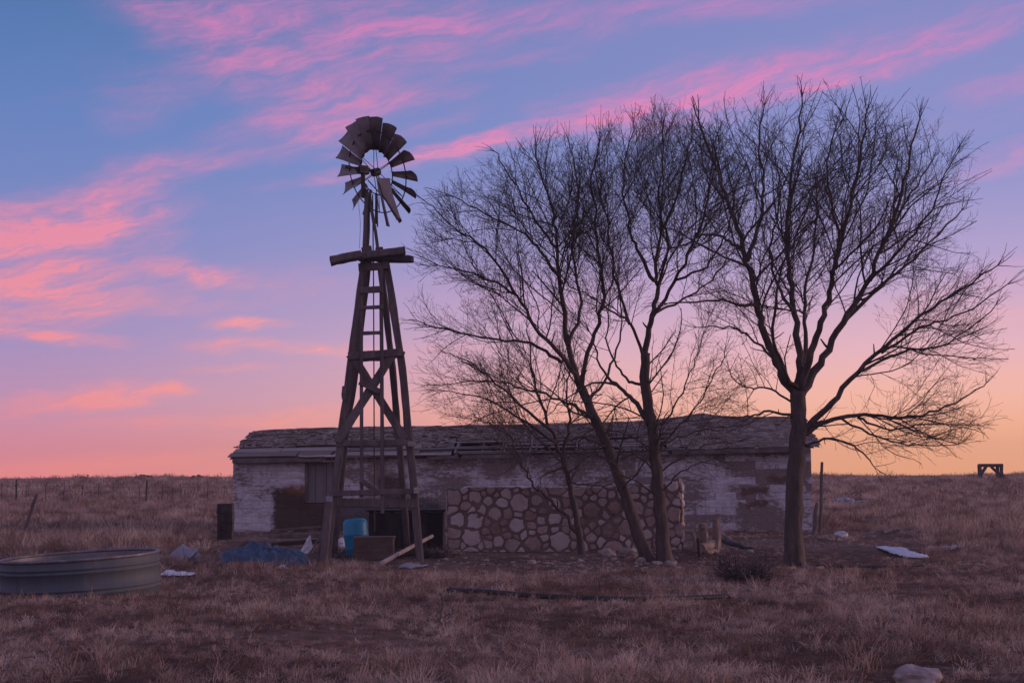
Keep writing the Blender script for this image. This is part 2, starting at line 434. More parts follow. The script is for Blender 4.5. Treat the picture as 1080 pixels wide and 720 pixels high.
# boarded door panel
mb = MB()
for k in range(3):
    w = (d1-d0)/3
    mb.box((d0+w*(k+.5), .05, (.875+ev(d0)-.07)/2), (w-.012, .05, ev(d0)-.07-.89), jit=.004)
door = mb.build('door', 'ply', barn, local=True)
for x in (d0+.04, d1-.04):
    mb = MB(); mb.box((x, -.012, (.88+ev(d0))/2), (.09, .05, ev(d0)-1.02)); mb.build('door_jamb', 'timber', barn, local=True)
# roof ------------------------------------------------------------
def slab(mb, u0, u1, s0, s1, th, j=.0, up=0.0, tilt=0.0):
    c = []
    for (u, s) in ((u0, s0), (u1, s0), (u1, s1), (u0, s1)):
        q = RP(u, s, up + (tilt if s == s0 else 0)) + V((random.uniform(-j, j), random.uniform(-j, j), random.uniform(-j, j)*.6)); c.append(q)
    t = V((0, -.4*th, th))
    mb.add(c+[q+t for q in c], [(3, 2, 1, 0), (4, 5, 6, 7), (0, 1, 5, 4), (1, 2, 6, 5), (2, 3, 7, 6), (3, 0, 4, 7)])
rn = random.Random(11)
sh = MB()                        # shingles
rows = 17
for r in range(rows):
    s0 = r/rows; s1 = (r+1.35)/rows
    u = -.004 - rn.uniform(0, .007)
    while u < 1.012:
        w = rn.uniform(.006, .013) if rn.random() < .85 else rn.uniform(.013, .03)
        um = u+w/2
        skip = 0
        if um < .30 and s0 < .33: skip = 1
        elif um < .40 and s0 < .20: skip = 1
        elif .37 < um < .76:
            lim = .50+.12*mnoise.noise(V((um*9, 0, 0)))
            if s0 < lim: skip = 1
        if rn.random() < .015: skip = 1
        if not skip:
            rough = .035 if um < .38 else (.022 if um < .76 else .012)
            slab(sh, u, min(u+w*.97, 1.016), s0, min(s1, 1.0), .018, rough, .03+.012*rn.random(), rn.uniform(0, .035 if um < .4 else .018))
        u += w
sh.build('shingles', 'roofing', barn, local=True)
dk = MB()                        # the deck the shingles are nailed to, gone in the middle
for k in range(14):
    for a, b in ((-.002, .385), (.755, 1.004)):
        uu = a
        while uu < b:
            w_ = min(rn.uniform(.05, .12), b-uu); slab(dk, uu, uu+w_-.001, k/14, (k+.96)/14, .02, .004, .0, 0); uu += w_
    if k >= 7:
        uu = .386
        while uu < .754:
            w_ = min(rn.uniform(.05, .12), .754-uu); slab(dk, uu, uu+w_-.001, k/14, (k+.96)/14, .02, .004, .0, 0); uu += w_
dk.build('roof_deck', 'roof_board', barn, local=True)
bd = MB()                        # exposed boards: eave boards on the left, open slats in the middle
for s0, s1, a, b in ((.0, .15, -.006, .175), (.16, .30, -.003, .33), (.0, .12, .18, .33), (.13, .2, .30, .40)):
    u = a
    while u < b:
        w = min(rn.uniform(.07, .16), b-u); slab(bd, u, u+w-.002, s0, s1, .03, .014, .035+.02*rn.random(), rn.uniform(0, .04)); u += w
for k in range(9):
    s0 = .0+.058*k
    u = .37 + rn.uniform(-.01, .03)
    while u < .77:
        w = rn.uniform(.06, .14)
        miss = rn.random() < (.30 if k in (1, 3, 4) else .1)
        if k == 2: miss = rn.random() < .35
        if not miss: slab(bd, u, min(u+w-.003, .785), s0, s0+.036, .025, .008, .015, 0)
        u += w
for k in range(24):              # rafters that carry the slats
    u = .005+k*(.99/23)
    p0 = RP(u, .0, -.06); p1 = RP(u, 1.0, -.06)
    bd.beam(p0, p1, .05, .11, .004, 6, ref=(0, 0, 1))
for u0, u1 in ((0.39, .47), (.475, .52), (.53, .60)):   # cross cleats lying over the slats
    for u in (u0, u1): bd.beam(RP(u, .0, .06), RP(u+.002, .42, .06), .05, .03, .003, 3, ref=(0, 0, 1))
bd.build('roof_board', 'roof_board', barn, local=True)
bk_ = MB()                       # back slope and ridge cap
N = 40
for i in range(N):
    u0, u1 = -.004+1.01*i/N, -.004+1.01*(i+1)/N
    a0, a1 = RP(u0, 1, .02), RP(u1, 1, .02); e0, e1 = V((u0*L, D+.3, eave(u0)-.05)), V((u1*L, D+.3, eave(u1)-.05))
    t = V((0, 0, .05)); vs = [a0, a1, e1, e0]; bk_.add(vs+[q+t for q in vs], [(3, 2, 1, 0), (4, 5, 6, 7), (0, 1, 5, 4), (2, 3, 7, 6), (1, 2, 6, 5), (3, 0, 4, 7)])
bk_.build('back_roof', 'roofing', barn, local=True)
cp = MB(); u = -.004
while u < 1.0:
    w = rn.uniform(.012, .05)
    if True:
        q0 = RP(u, .985, .055+rn.uniform(0, .02)); q1 = RP(min(u+w+.004, 1.007), .985, .055+rn.uniform(0, .02))
        cp.beam(q0, q1, .16, .03, .008, 3, ref=(0, -.35, 1))
    u += w+.001
cp.build('ridge_cap', 'roofing', barn, local=True)
# fascia pieces and a pale eave board
for a, b in ((.0, .17), (.34, .40), (.40, .52), (.60, .76), (.76, 1.0)):
    fa = MB(); fa.beam(RP(a+.003, 0, -.06)+V((0, -.01, 0)), RP(b-.003, 0, -.06)+V((0, -.01, 0)), .11, .025, .006, 8, ref=(0, 1, 0))
    fa.build('fascia', 'timber', barn, local=True)
for fbi in (0,):
    fb = MB(); fb.beam(RP(.12, .0, .075)+V((0, -.03, 0)), RP(.20, .0, .055)+V((0, -.03, 0)), .10, .02, .01, 6, ref=(0, -.5, 1)); fb.build('eave_board', 'timber_pale', barn, local=True)
    fb = MB(); fb.beam(RP(.245, .0, .06)+V((0, -.03, 0)), RP(.36, .0, .055)+V((0, -.03, 0)), .08, .02, .01, 6, ref=(0, -.5, 1))
    fb.build('eave_board', 'timber_pale', barn, local=True)

# ------------------------------------------------------------------ rubble stone wall
YS = 32.3
W0 = at(471.5, 580, YS); W1 = at(722, 581, YS)
sw = thing('stone_wall', ((W0.x+W1.x)/2, YS, 0), 'rubble stone wall of round field stones in brown mortar', 'wall')
wtop = lambda px: interp([(471, 515), (520, 513.5), (600, 514), (690, 512), (703, 510), (709, 505), (724, 504)], px)
mb = MB(); n = 44; T = .38
prev = None
vs = []; fs = []
NZ = 8
for i in range(n+1):
    px = 471.5 + (722-471.5)*i/n
    zt = at(px, wtop(px), YS).z + .05*mnoise.noise(V((i*.9, 0, 0))); x = at(px, 540, YS).x
    for fy in (0, 1):
        for k in range(NZ+1):
            z = -.25+(zt+.25)*k/NZ
            dy = .025*mnoise.noise(V((x*3, z*3, fy*9))) if 0 < i < n else .02
            vs.append((x+(.02*mnoise.noise(V((z*4, 2, i))) if i in (0, n) else 0)-(.11 if i == n and fy == 0 else 0), YS + fy*T + (dy if fy == 0 else -dy), z))
R = 2*(NZ+1)
for i in range(n):
    for k in range(NZ):
        a = i*R+k; fs.append((a, a+R, a+R+1, a+1)); b = i*R+NZ+1+k; fs.append((b, b+1, b+R+1, b+R))
    fs.append((i*R+NZ, (i+1)*R+NZ, (i+1)*R+R-1, i*R+R-1))
for i in (0, n):
    for k in range(NZ):
        q = (i*R+k, i*R+k+1, i*R+NZ+2+k, i*R+NZ+1+k); fs.append(q if i == 0 else q[::-1])
mb.add(vs, fs); mb.build('mortar', 'mortar', sw)
mb = MB(); rs = random.Random(5)
seeds = []
for tries in range(9000):
    x = rs.uniform(W0.x+.02, W1.x-.02); z = rs.uniform(-.12, 1.62); r = rs.choice([.25, .21, .165, .12, .09] if tries < 700 else [.13, .10, .08])*rs.uniform(.88, 1.15)
    if all((x-a)**2+((z-b)*1.12)**2 > (r+q)**2*.86 for a, b, q in seeds): seeds.append((x, z, r))
def clip(poly, nx_, nz_, c):
    out_ = []
    for i in range(len(poly)):
        p_, q_ = poly[i], poly[(i+1) % len(poly)]; dp_, dq = p_[0]*nx_+p_[1]*nz_-c, q_[0]*nx_+q_[1]*nz_-c
        if dp_ <= 0: out_.append(p_)
        if dp_*dq < 0:
            t = dp_/(dp_-dq); out_.append((p_[0]+(q_[0]-p_[0])*t, p_[1]+(q_[1]-p_[1])*t))
    return out_
for si, (x, z, r) in enumerate(seeds):
    pxs_ = 540+(x/YS)*FPX; zt = at(min(722, max(472, pxs_)), wtop(min(722, max(472, pxs_))), YS).z
    poly = [(W0.x, -.2), (W1.x-.05, -.2), (W1.x-.05, zt+.015), (W0.x, zt+.015)]
    for sj, (a, b, q) in enumerate(seeds):
        if sj == si or abs(a-x) > .7 or abs(b-z) > .7: continue
        dx, dz = a-x, b-z; d2 = dx*dx+dz*dz; k_ = (d2+r*r-q*q)/2   # power cell
        poly = clip(poly, dx, dz, dx*x+dz*z+k_)
        if len(poly) < 3: break
    if len(poly) < 3: continue
    cx_ = sum(p_[0] for p_ in poly)/len(poly); cz_ = sum(p_[1] for p_ in poly)/len(poly)
    if max(p_[0] for p_ in poly)-min(p_[0] for p_ in poly) < .07 or max(p_[1] for p_ in poly)-min(p_[1] for p_ in poly) < .06: continue
    sh_ = rs.choice([rs.uniform(.80, .95), rs.uniform(.62, .84)]); ring_ = []
    for i in range(len(poly)):
        p_, q_ = poly[i], poly[(i+1) % len(poly)]; ll = math.hypot(q_[0]-p_[0], q_[1]-p_[1]); m_ = max(1, int(ll/.035))
        for k in range(m_): ring_.append((p_[0]+(q_[0]-p_[0])*k/m_, p_[1]+(q_[1]-p_[1])*k/m_))
    for _ in range(2):   # knock the corners off
        ring_ = [((ring_[i-1][0]+2*ring_[i][0]+ring_[(i+1) % len(ring_)][0])/4, (ring_[i-1][1]+2*ring_[i][1]+ring_[(i+1) % len(ring_)][1])/4) for i in range(len(ring_))]
    pr_ = rs.uniform(.012, .038); tl = (rs.uniform(-.12, .12), rs.uniform(-.12, .12)); vs = []; m_ = len(ring_)
    for (kk_, yy) in ((1.0, .06), (1.0, -.2), (.95, -.72), (.82, -1.0), (.5, -1.08)):
        for (a, b) in ring_:
            w_ = 1+.20*mnoise.noise(V((a*8, b*8, si)))+.08*mnoise.noise(V((a*21, b*21, si))); a2 = cx_+(a-cx_)*sh_*kk_*w_; b2 = cz_+(b-cz_)*sh_*kk_*w_
            y_ = YS+yy*pr_ if yy < 0 else YS+yy
            if kk_ < 1: y_ += (a2-cx_)*tl[0]+(b2-cz_)*tl[1]+.012*mnoise.noise(V((a2*14, b2*14, si)))
            vs.append((a2, y_, b2))
    fs = [(i*m_+j, i*m_+(j+1) % m_, (i+1)*m_+(j+1) % m_, (i+1)*m_+j) for i in range(4) for j in range(m_)]+[tuple(range(4*m_, 5*m_))]
    mb.add(vs, fs)
for k in range(9):   # stones showing in both ends and along the top
    z = .05+k*.17+rs.uniform(-.03, .03); r = rs.uniform(.08, .13)
    if z < 1.45: mb.blob((W1.x-.03, YS+rs.uniform(.08, .26), z), (.06, r*1.3, r), 900+k, .3, 1.4, 2)
    if z < 1.3: mb.blob((W0.x+.01, YS+rs.uniform(.1, .28), z), (.05, r*1.2, r), 930+k, .3, 1.4, 2)
for k in range(15):
    px = rs.uniform(478, 718); x = at(px, 540, YS).x; r = rs.uniform(.05, .11)
    mb.blob((x, YS+rs.uniform(.1, .28), at(px, wtop(px), YS).z-.015), (r*1.4, r, .05), 960+k, .35, 1.3, 2)
st = mb.build('stone', 'wallstone', sw); 

# ------------------------------------------------------------------ windmill
YT = 28.6
wmb = V((at(394, 590, YT).x, YT+.95, 0))
wm = thing('windmill', wmb, 'derelict wooden windmill tower with a many-bladed fan wheel', 'windmill')
def leg(path, Ys, w):
    mb = MB()
    pts = [at(px, py, y) for (px, py), y in zip(path, Ys)]
    pts[-1].z = H(pts[-1].x, pts[-1].y)-.1
    for a, b in zip(pts, pts[1:]):
        e = (b-a).normalized()*.03; mb.beam(a-e, b+e, w, w, .008, 6, bow=.01)
    return mb.build('leg', 'timber', wm)
leg([(383.5, 276), (371, 375), (359.5, 463), (343, 596)], [29.2, 28.95, 28.75, 28.4], .142)
leg([(407, 276), (422.5, 375), (431.5, 463), (444, 590)], [29.3, 29.1, 28.95, 28.7], .15)
leg([(388, 278), (377, 375), (364, 463), (352, 574)], [29.9, 30.3, 30.6, 31.0], .135)
leg([(401, 278), (412.5, 375), (420.5, 463), (431, 573)], [29.95, 30.35, 30.7, 31.1], .135)
def part(name, mat, beams, **k):
    mb = MB()
    for (a, b, w, h) in beams: mb.beam(at(*a), at(*b), w, h, .008, 5, bow=random.uniform(-.012, .012))
    return mb.build(name, mat, wm)
# girts and rails across the front, then the far side
part('girt', 'timber', [((367, 375.5, 28.82), (424, 371.5, 28.95), .16, .05)])
part('girt', 'timber', [((378, 282, 29.1), (410, 280, 29.15), .16, .06)])
part('girt', 'timber', [((354, 467.5, 28.65), (432, 466, 28.8), .12, .05)])
part('girt', 'timber', [((347, 520, 28.5), (441, 518, 28.65), .11, .05)])
part('girt', 'timber', [((345, 529.5, 28.55), (440, 531, 28.75), .16, .06)])
part('girt', 'timber', [((377, 378, 30.45), (414, 377, 30.5), .13, .05)])
part('girt', 'timber', [((364, 469, 30.75), (423, 468, 30.85), .12, .05)])
part('girt', 'timber', [((423.5, 372, 29.0), (412, 378, 30.45), .15, .05)])
part('girt', 'timber', [((369, 376, 28.9), (377, 379, 30.4), .15, .05)])
part('brace', 'timber', [((413, 374, 28.95), (356, 466, 28.62), .17, .05)])
part('brace', 'timber', [((374, 378, 28.88), (427, 463, 28.85), .16, .05)])
part('brace', 'timber', [((379, 402.5, 28.72), (401, 413, 28.75), .11, .04)])
part('brace', 'timber', [((380, 506, 28.5), (400, 520, 28.6), .10, .05)])
part('cleat', 'timber', [((363.5, 407, 28.7), (362.5, 421, 28.7), .09, .06)])
part('cleat', 'timber_pale', [((430, 468, 28.72), (437.5, 468, 28.72), .10, .05)])
part('cleat', 'timber_pale', [((436.5, 517, 28.5), (442, 517, 28.5), .12, .05)])
lad = thing; 
mb = MB()
mb.beam(at(381, 283, 28.95), at(381.5, 524, 28.62), .07, .05, .005, 10); mb.beam(at(402, 281, 28.9), at(403.5, 541, 28.6), .075, .05, .005, 10)
ladder = mb.build('ladder', 'timber', wm)
for y, h in ((305.5, .13), (324, .075), (351, .075), (395, .05), (440, .05), (484, .05)):
    if y > 390: continue
    mb = MB(); mb.beam(at(379.5, y+.4, 28.85), at(404, y-.4, 28.8), h, .04, .005, 3); mb.build('rung', 'timber', ladder)
# platform boards
part('platform_board', 'timber', [((348.5, 275.5, 28.7), (381, 268.5, 28.8), .165, .30)])
part('platform_board', 'timber', [((378, 271, 28.95), (427, 264.5, 29.1), .15, .22)])
part('platform_board', 'timber', [((396, 272.5, 29.5), (435, 273.5, 29.4), .125, .28)])
part('platform_board', 'timber', [((382, 274, 29.7), (412, 270, 29.9), .13, .24)])
# mast
part('mast', 'timber', [((384.5, 272, 29.1), (386.5, 200, 29.35), .085, .08)])
part('mast', 'timber', [((399.5, 270, 29.2), (390, 206, 29.4), .065, .065)])
part('mast', 'timber', [((388, 270, 29.8), (389, 206, 29.45), .06, .06)])
part('cleat', 'timber', [((381.5, 264, 29.05), (392, 262, 29.05), .11, .07)])
part('cleat', 'timber', [((396, 263, 29.05), (404, 263, 29.05), .09, .07)])
# fan wheel
phi = math.radians(-45); bet = math.radians(34)
tau = math.radians(-19)
e1 = V((math.cos(phi), math.sin(phi), 0)); n0 = V((-math.sin(phi), math.cos(phi), 0))
zz = V((0, 0, 1))*math.cos(tau)+n0*math.sin(tau); nn = n0*math.cos(tau)-V((0, 0, 1))*math.sin(tau)   # the head has sagged over
HC = at(397, 181.5, 29.5); RW = 60.0*29.5/FPX
mb = MB()
mb.tube([HC-n0*.55+V((0, 0, -.03)), HC+nn*.08], .03, 10)
mb.tube([HC-nn*.10, HC+nn*.06], [.085, .085], 14)
def ring(mb, r, off, th_, n=64):
    pts = [HC + (e1*math.cos(2*PI*i/n)+zz*math.sin(2*PI*i/n))*r + nn*off for i in range(n+1)]
    mb.tube(pts, th_, 5, cap=False)
ring(mb, RW*.415, 0, .012); ring(mb, RW*.74, .02, .013)
for k in range(6):
    t = 2*PI*k/6+.25; rd = e1*math.cos(t)+zz*math.sin(t)
    for o_ in (-.07, .05): mb.tube([HC+rd*.07+nn*o_, HC+rd*RW*.75+nn*.01], .008, 5)
wheel = mb.build('wheel', 'iron', wm)
NB = 18
for k in range(NB):
    t = 2*PI*(k+.45)/NB + random.uniform(-.02, .02)
    rd = e1*math.cos(t)+zz*math.sin(t); tg = -e1*math.sin(t)+zz*math.cos(t)
    b = bet + random.uniform(-.06, .06)
    # at the top tg = -e1, so the pitch turns the top vanes broadside to the viewer
    wd = tg*math.cos(b) - nn*math.sin(b); nm = rd.cross(wd)
    mb = MB(); nr, nw = 3, 5; vs = []
    for i in range(nr+1):
        r = RW*(.40+.60*i/nr); hw = (.055 + .076*i/nr)*RW
        for j in range(nw+1):
            q = -1+2*j/nw
            vs.append(HC + rd*(r - (.012*q*q*RW if i == nr else 0)) + wd*hw*q + nm*(.045*(q*q-.4)) + V([random.uniform(-.004, .004) for _ in range(3)]))
    fs = [(i*(nw+1)+j, i*(nw+1)+j+1, (i+1)*(nw+1)+j+1, (i+1)*(nw+1)+j) for i in range(nr) for j in range(nw)]
    mb.add(vs, fs); ob = mb.build('blade', 'blade', wheel, smooth=True, solid=.006)
# gearbox on the mast head, rods, drooping tail vane
mb = MB(); G = HC - n0*.36 + V((0, 0, .02))
mb.box(G+V((0, 0, -.05)), (.12, .26, .13), rotm('Z', -45), .01); mb.box(G+V((0, 0, .03)), (.08, .2, .06), rotm('Z', -45), .01)
mb.tube([G+V((0, 0, -.05)), G+V((0, 0, -.62))], [.05, .035], 10)
mb.tube([G-n0*.1, G-n0*.36+V((0, 0, -.03))], .022, 8); mb.box(G-n0*.40+V((0, 0, -.03)), (.07, .1, .06), rotm('Z', -45), .01)
mb.build('gearbox', 'iron', wm)
mb = MB(); a0 = at(400, 187, 28.95)
P = [at(397.5, 188, 28.98), at(410.5, 188, 28.92), at(413, 203, 28.86), at(421.5, 229, 28.72), at(419, 232.5, 28.72), at(408.5, 214, 28.84), at(399.5, 203, 28.95)]
o_ = V((.012, -.016, 0)); k = len(P)
mb.add([q+o_ for q in P]+[q-o_ for q in P], [tuple(range(k)), tuple(reversed(range(k, 2*k)))]+[(i, i+k, (i+1) % k+k, (i+1) % k) for i in range(k)])
tail = mb.build('tail_vane', 'vane', wm)
mb = MB(); mb.tube([at(395, 180, 29.1), at(403, 205, 28.82), at(416, 227, 28.7)], .014, 6); mb.tube([at(388, 190, 29.2), at(406, 210, 28.85), at(420, 231, 28.7)], .012, 6)
mb.build('tail_arm', 'iron', wm)
mb = MB(); mb.tube([at(393, 205, 29.4), at(394, 300, 29.6), at(395, 560, 29.8)], .014, 6); mb.build('pump_rod', 'iron', wm)
mb = MB()
mb.tube(smoothpath([at(378, 213, 29.2), at(380, 235, 29.15), at(379, 262, 29.1)]), .005, 4); mb.build('furl_wire', 'iron', wm)

# leaning anchor post with a galvanised cap beside the tower
b = gnd(338, 601); b.y = min(b.y, 27.6); b = at(340, 600, 27.4)
ap = thing('leaning_post', (b.x, b.y, H(b.x, b.y)), 'thick leaning gate post with a blue cap beside the windmill leg', 'post')
mb = MB(); mb.beam(V((b.x, b.y, -.15)), at(347.5, 529, 27.6), .15, .15, .012, 6); mb.beam(V((b.x-.13, b.y+.1, -.15)), at(343.5, 545, 27.7), .07, .08, .01, 5); mb.build('post', 'timber', ap)
mb = MB(); mb.box(at(347.3, 526.5, 27.6), (.12, .12, .13), None, .01); mb.build('cap', 'tin_dull', ap)

# added plank box, near-black to stand in for the dark under the tower
c0 = at(389, 578, 33.0); c1 = at(467, 578, 33.0)
pb = thing('dark_fill_box', ((c0.x+c1.x)/2, 33.5, H(0, 33)), 'low added plank box filling the dark behind the windmill legs', 'filler box')
mb = MB(); w = (c1.x-c0.x)/9; zt = at(430, 540, 33).z
for k in range(9): mb.box((c0.x+w*(k+.5), 33.0, zt/2-.1), (w-.004, .04, zt+.2+random.uniform(-.02, .02)), None, .01)
for k in range(6): mb.box((c0.x+.02, 33.12+k*.17, zt/2-.1), (.04, .16, zt+.2), None, .01); mb.box((c1.x-.02, 33.12+k*.17, zt/2-.1), (.04, .16, zt+.2), None, .01)
mb.build('plank_side', 'dark_fill', pb)
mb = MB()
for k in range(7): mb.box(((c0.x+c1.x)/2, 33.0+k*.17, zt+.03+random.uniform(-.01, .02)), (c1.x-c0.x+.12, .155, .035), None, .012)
mb.build('lid', 'dark_fill', pb)

# ------------------------------------------------------------------ bare trees
class Tree:
    def __init__(s, seed, env, up=.12, dens=1.0, fine=1.0):
        s.r = random.Random(seed); s.env = env; s.up = up; s.dens = dens; s.fine = fine
        s.V = []; s.F = []; s.count = 0; s.cen = None
    def inside(s, p, k=1.0):
        for c, r in s.env:
            if ((p.x-c.x)/r.x)**2+((p.y-c.y)/r.y)**2+((p.z-c.z)/r.z)**2 < k: return True
        return False
    def reach(s, p, d, mx):
        t = 0.0; st = .2
        while t < mx:
            if not s.inside(p+d*(t+st)): break
            t += st
        return t
    def emit(s, pts, r0, r1, n):
        d = pts[-1]-pts[0]
        if d.length < 1e-6: return
        d.normalize(); a = d.orthogonal().normalized(); b = d.cross(a)
        base = len(s.V); N = len(pts)
        cs = [(math.cos(2*PI*j/n), math.sin(2*PI*j/n)) for j in range(n)]
        for i, p in enumerate(pts):
            r = r0+(r1-r0)*i/(N-1)
            for cx, sx in cs: s.V.append((p.x+(a.x*cx+b.x*sx)*r, p.y+(a.y*cx+b.y*sx)*r, p.z+(a.z*cx+b.z*sx)*r))
        for i in range(N-1):
            for j in range(n):
                k = (j+1) % n; q = base+i*n
                s.F.append((q+j, q+k, q+n+k, q+n+j))
    def side(s, d, ang):
        r = s.r; a = d.orthogonal().normalized(); b = d.cross(a); t = r.uniform(0, 2*PI)
        return (d*math.cos(ang)+(a*math.cos(t)+b*math.sin(t))*math.sin(ang)).normalized()
    def branch(s, p, d, Ln, rad, lev):
        r = s.r; s.count += 1
        seg = (.22, .16, .11, .09, .08)[lev]
        n = max(2, min(14, int(Ln/seg))); st = Ln/n
        pts = [p.copy()]; q = p.copy(); dd = d.copy()
        wob = (.125, .14, .15, .16, .16)[lev]
        for i in range(n):
            dd = dd + V((r.gauss(0, wob), r.gauss(0, wob), r.gauss(0, wob)+s.up*(.5 if lev < 2 else 1.0)))
            dd.normalize(); q = q+dd*st; pts.append(q.copy())
        r1 = max(.0022, rad*.42)
        s.emit(pts, rad, r1, 5 if lev == 0 else (4 if rad > .012 else 3))
        if lev >= 4: return
        gap = (.17, .155, .15, .2)[lev]/s.dens
        t = gap*r.uniform(.4, 1.2)
        while t < Ln*.98:
            f = t/Ln; i = min(n-1, int(f*n)); base = pts[i].lerp(pts[i+1], f*n-i)
            dl = (pts[i+1]-pts[i]).normalized()
            cd_ = s.side(dl, math.radians(r.uniform(26, 62)))
            cd_ = (cd_ + V((0, 0, s.up*1.6)) + (base-s.cen).normalized()*(.26, .20, .15, .1)[lev]).normalized()
            if lev == 0: cl = Ln*r.uniform(.28, .62)*(1.1-.55*f)
            elif lev == 1: cl = max(.22, Ln*r.uniform(.25, .6)*(1.1-.5*f))
            elif lev == 2: cl = max(.14, Ln*r.uniform(.25, .55))
            else: cl = r.uniform(.08, .22)
            cl = min(cl, (2.6, 1.2, .6, .3)[lev])
            rr = s.reach(base, cd_, cl+.3)
            if rr < .1: 
                t += gap*r.uniform(.7, 1.3)
                if r.random() < .6: continue
                cl = min(cl, .15)
            else: cl = min(cl, rr+r.uniform(-.1, .2))
            crad = min(rad*(1-.55*f)*.58, (.026, .0135, .0078, .005)[lev]*s.fine)*r.uniform(.8, 1.1)
            if not (lev == 3 and r.random() < .5): s.branch(base, cd_, cl, max(crad, .0026), lev+1)
            t += gap*r.uniform(.6, 1.5)

def ln_px(p): return math.hypot(p[-1][0]-p[0][0], p[-1][1]-p[0][1])
def build_tree(root_px, name, label, seed, trunk, limbs, env, Y0, up=.12, dens=1.0, twig='twig', skip=.3, group=None, extra=0, lvl0=(1.0, 3.4), fine=1.0, lk=1.0):
    base = at(root_px[0], root_px[1], Y0); base.z = H(base.x, base.y)
    t = thing(name, base, label, 'tree', group)
    rnd = random.Random(seed)
    E = []
    for (cx, cy, rx, ry, dy, ry3) in env:
        c = at(cx, cy, Y0+dy); k = Y0/FPX; E.append((c, V((rx*k, ry3, ry*k))))
    T = Tree(seed, E, up, dens, fine)
    fk = trunk[0][0][-1]; T.cen = at(fk[0], fk[1]+25, Y0)
    mb = MB()
    allp = []
    for li, (pts, r0, r1, dys) in enumerate([(tr[0], tr[1], tr[2], tr[3]) for tr in trunk] + list(limbs)):
        P3 = []
        for i, (px, py) in enumerate(pts):
            f = i/(len(pts)-1); dy = dys[0]+(dys[1]-dys[0])*f
            P3.append(at(px, py, Y0+dy))
        if li < len(trunk) and pts[0][1] > 560: P3[0].z = min(P3[0].z, H(P3[0].x, P3[0].y))-.12
        sp_ = smoothpath(P3, 5)
        for i in range(1, len(sp_)-1): sp_[i] = sp_[i]+V((rnd.gauss(0, .022), rnd.gauss(0, .03), rnd.gauss(0, .016)))*(.45 if li < len(trunk) else min(1, ln_px(pts)/100))
        n = len(sp_)
        if li >= len(trunk): r0 *= lk
        rad = [r0+(r1-r0)*(i/(n-1))**.8 for i in range(n)]
        if li < len(trunk) and pts[0][1] > 560:
            for i in range(1, n-1): rad[i] *= 1+.10*mnoise.noise(V((i*1.3, seed, li)))
            for i in range(min(5, n)): rad[i] *= 1+.45*(1-i/5)**2
        # oval, fluted bark on the thick stems
        if li >= len(trunk) or pts[0][1] < 575:   # dead stubs where limbs broke off
            for q in range(2):
                i = rnd.randint(2, n-2); d_ = T.side((sp_[i+1]-sp_[i]).normalized(), 1.0); L_ = rnd.uniform(.08, .3)+rad[i]
                mb.tube([sp_[i], sp_[i]+d_*L_*.6, sp_[i]+d_*L_+V((0, 0, .02))], [rad[i]*.45, rad[i]*.35, rad[i]*.22], 5)
        mb.tube(sp_, rad, 14 if r0 > .1 else 8, .07)
        ln = sum((sp_[i+1]-sp_[i]).length for i in range(n-1))
        allp.append((li, sp_, rad, ln))
    for li, sp_, rad, ln in allp:
        istr = li < len(trunk)
        n = len(sp_); acc = 0; nxt = ln*(skip if not istr else .55)
        for i in range(n-1):
            sl = (sp_[i+1]-sp_[i]).length
            while acc+sl > nxt:
                f = (nxt-acc)/sl; b_ = sp_[i].lerp(sp_[i+1], f); d = (sp_[i+1]-sp_[i]).normalized()
                ff = nxt/ln
                cd_ = T.side(d, math.radians(rnd.uniform(28, 60))); cd_ = (cd_+V((0, 0, up))+(b_-T.cen).normalized()*.35).normalized()
                mx = rnd.uniform(*lvl0)*(1.15-.45*ff)
                rr = T.reach(b_, cd_, mx)
                if rr > .25:
                    T.branch(b_, cd_, min(mx, rr+.2), min(rad[i]*.55, .034*T.fine)*rnd.uniform(.6, 1.0), 0)
                nxt += rnd.uniform(.12, .30)/dens*(1.6 if istr else 1)
            acc += sl
        if not istr:  # the limb's tip runs out into twigs
            d = (sp_[-1]-sp_[-2]).normalized()
            for _ in range(4):
                cd_ = T.side(d, math.radians(rnd.uniform(5, 30))); T.branch(sp_[-1], cd_, max(.5, min(1.6, T.reach(sp_[-1], cd_, 1.6)+.3)), rad[-1]*.8, 1)
    mb.build('trunk', 'bark', t, smooth=True)
    cm = MB(); cm.v = T.V; cm.f = T.F
    cm.build('crown', twig, t)
    print('TREE', label, T.count, len(T.V))
    return t

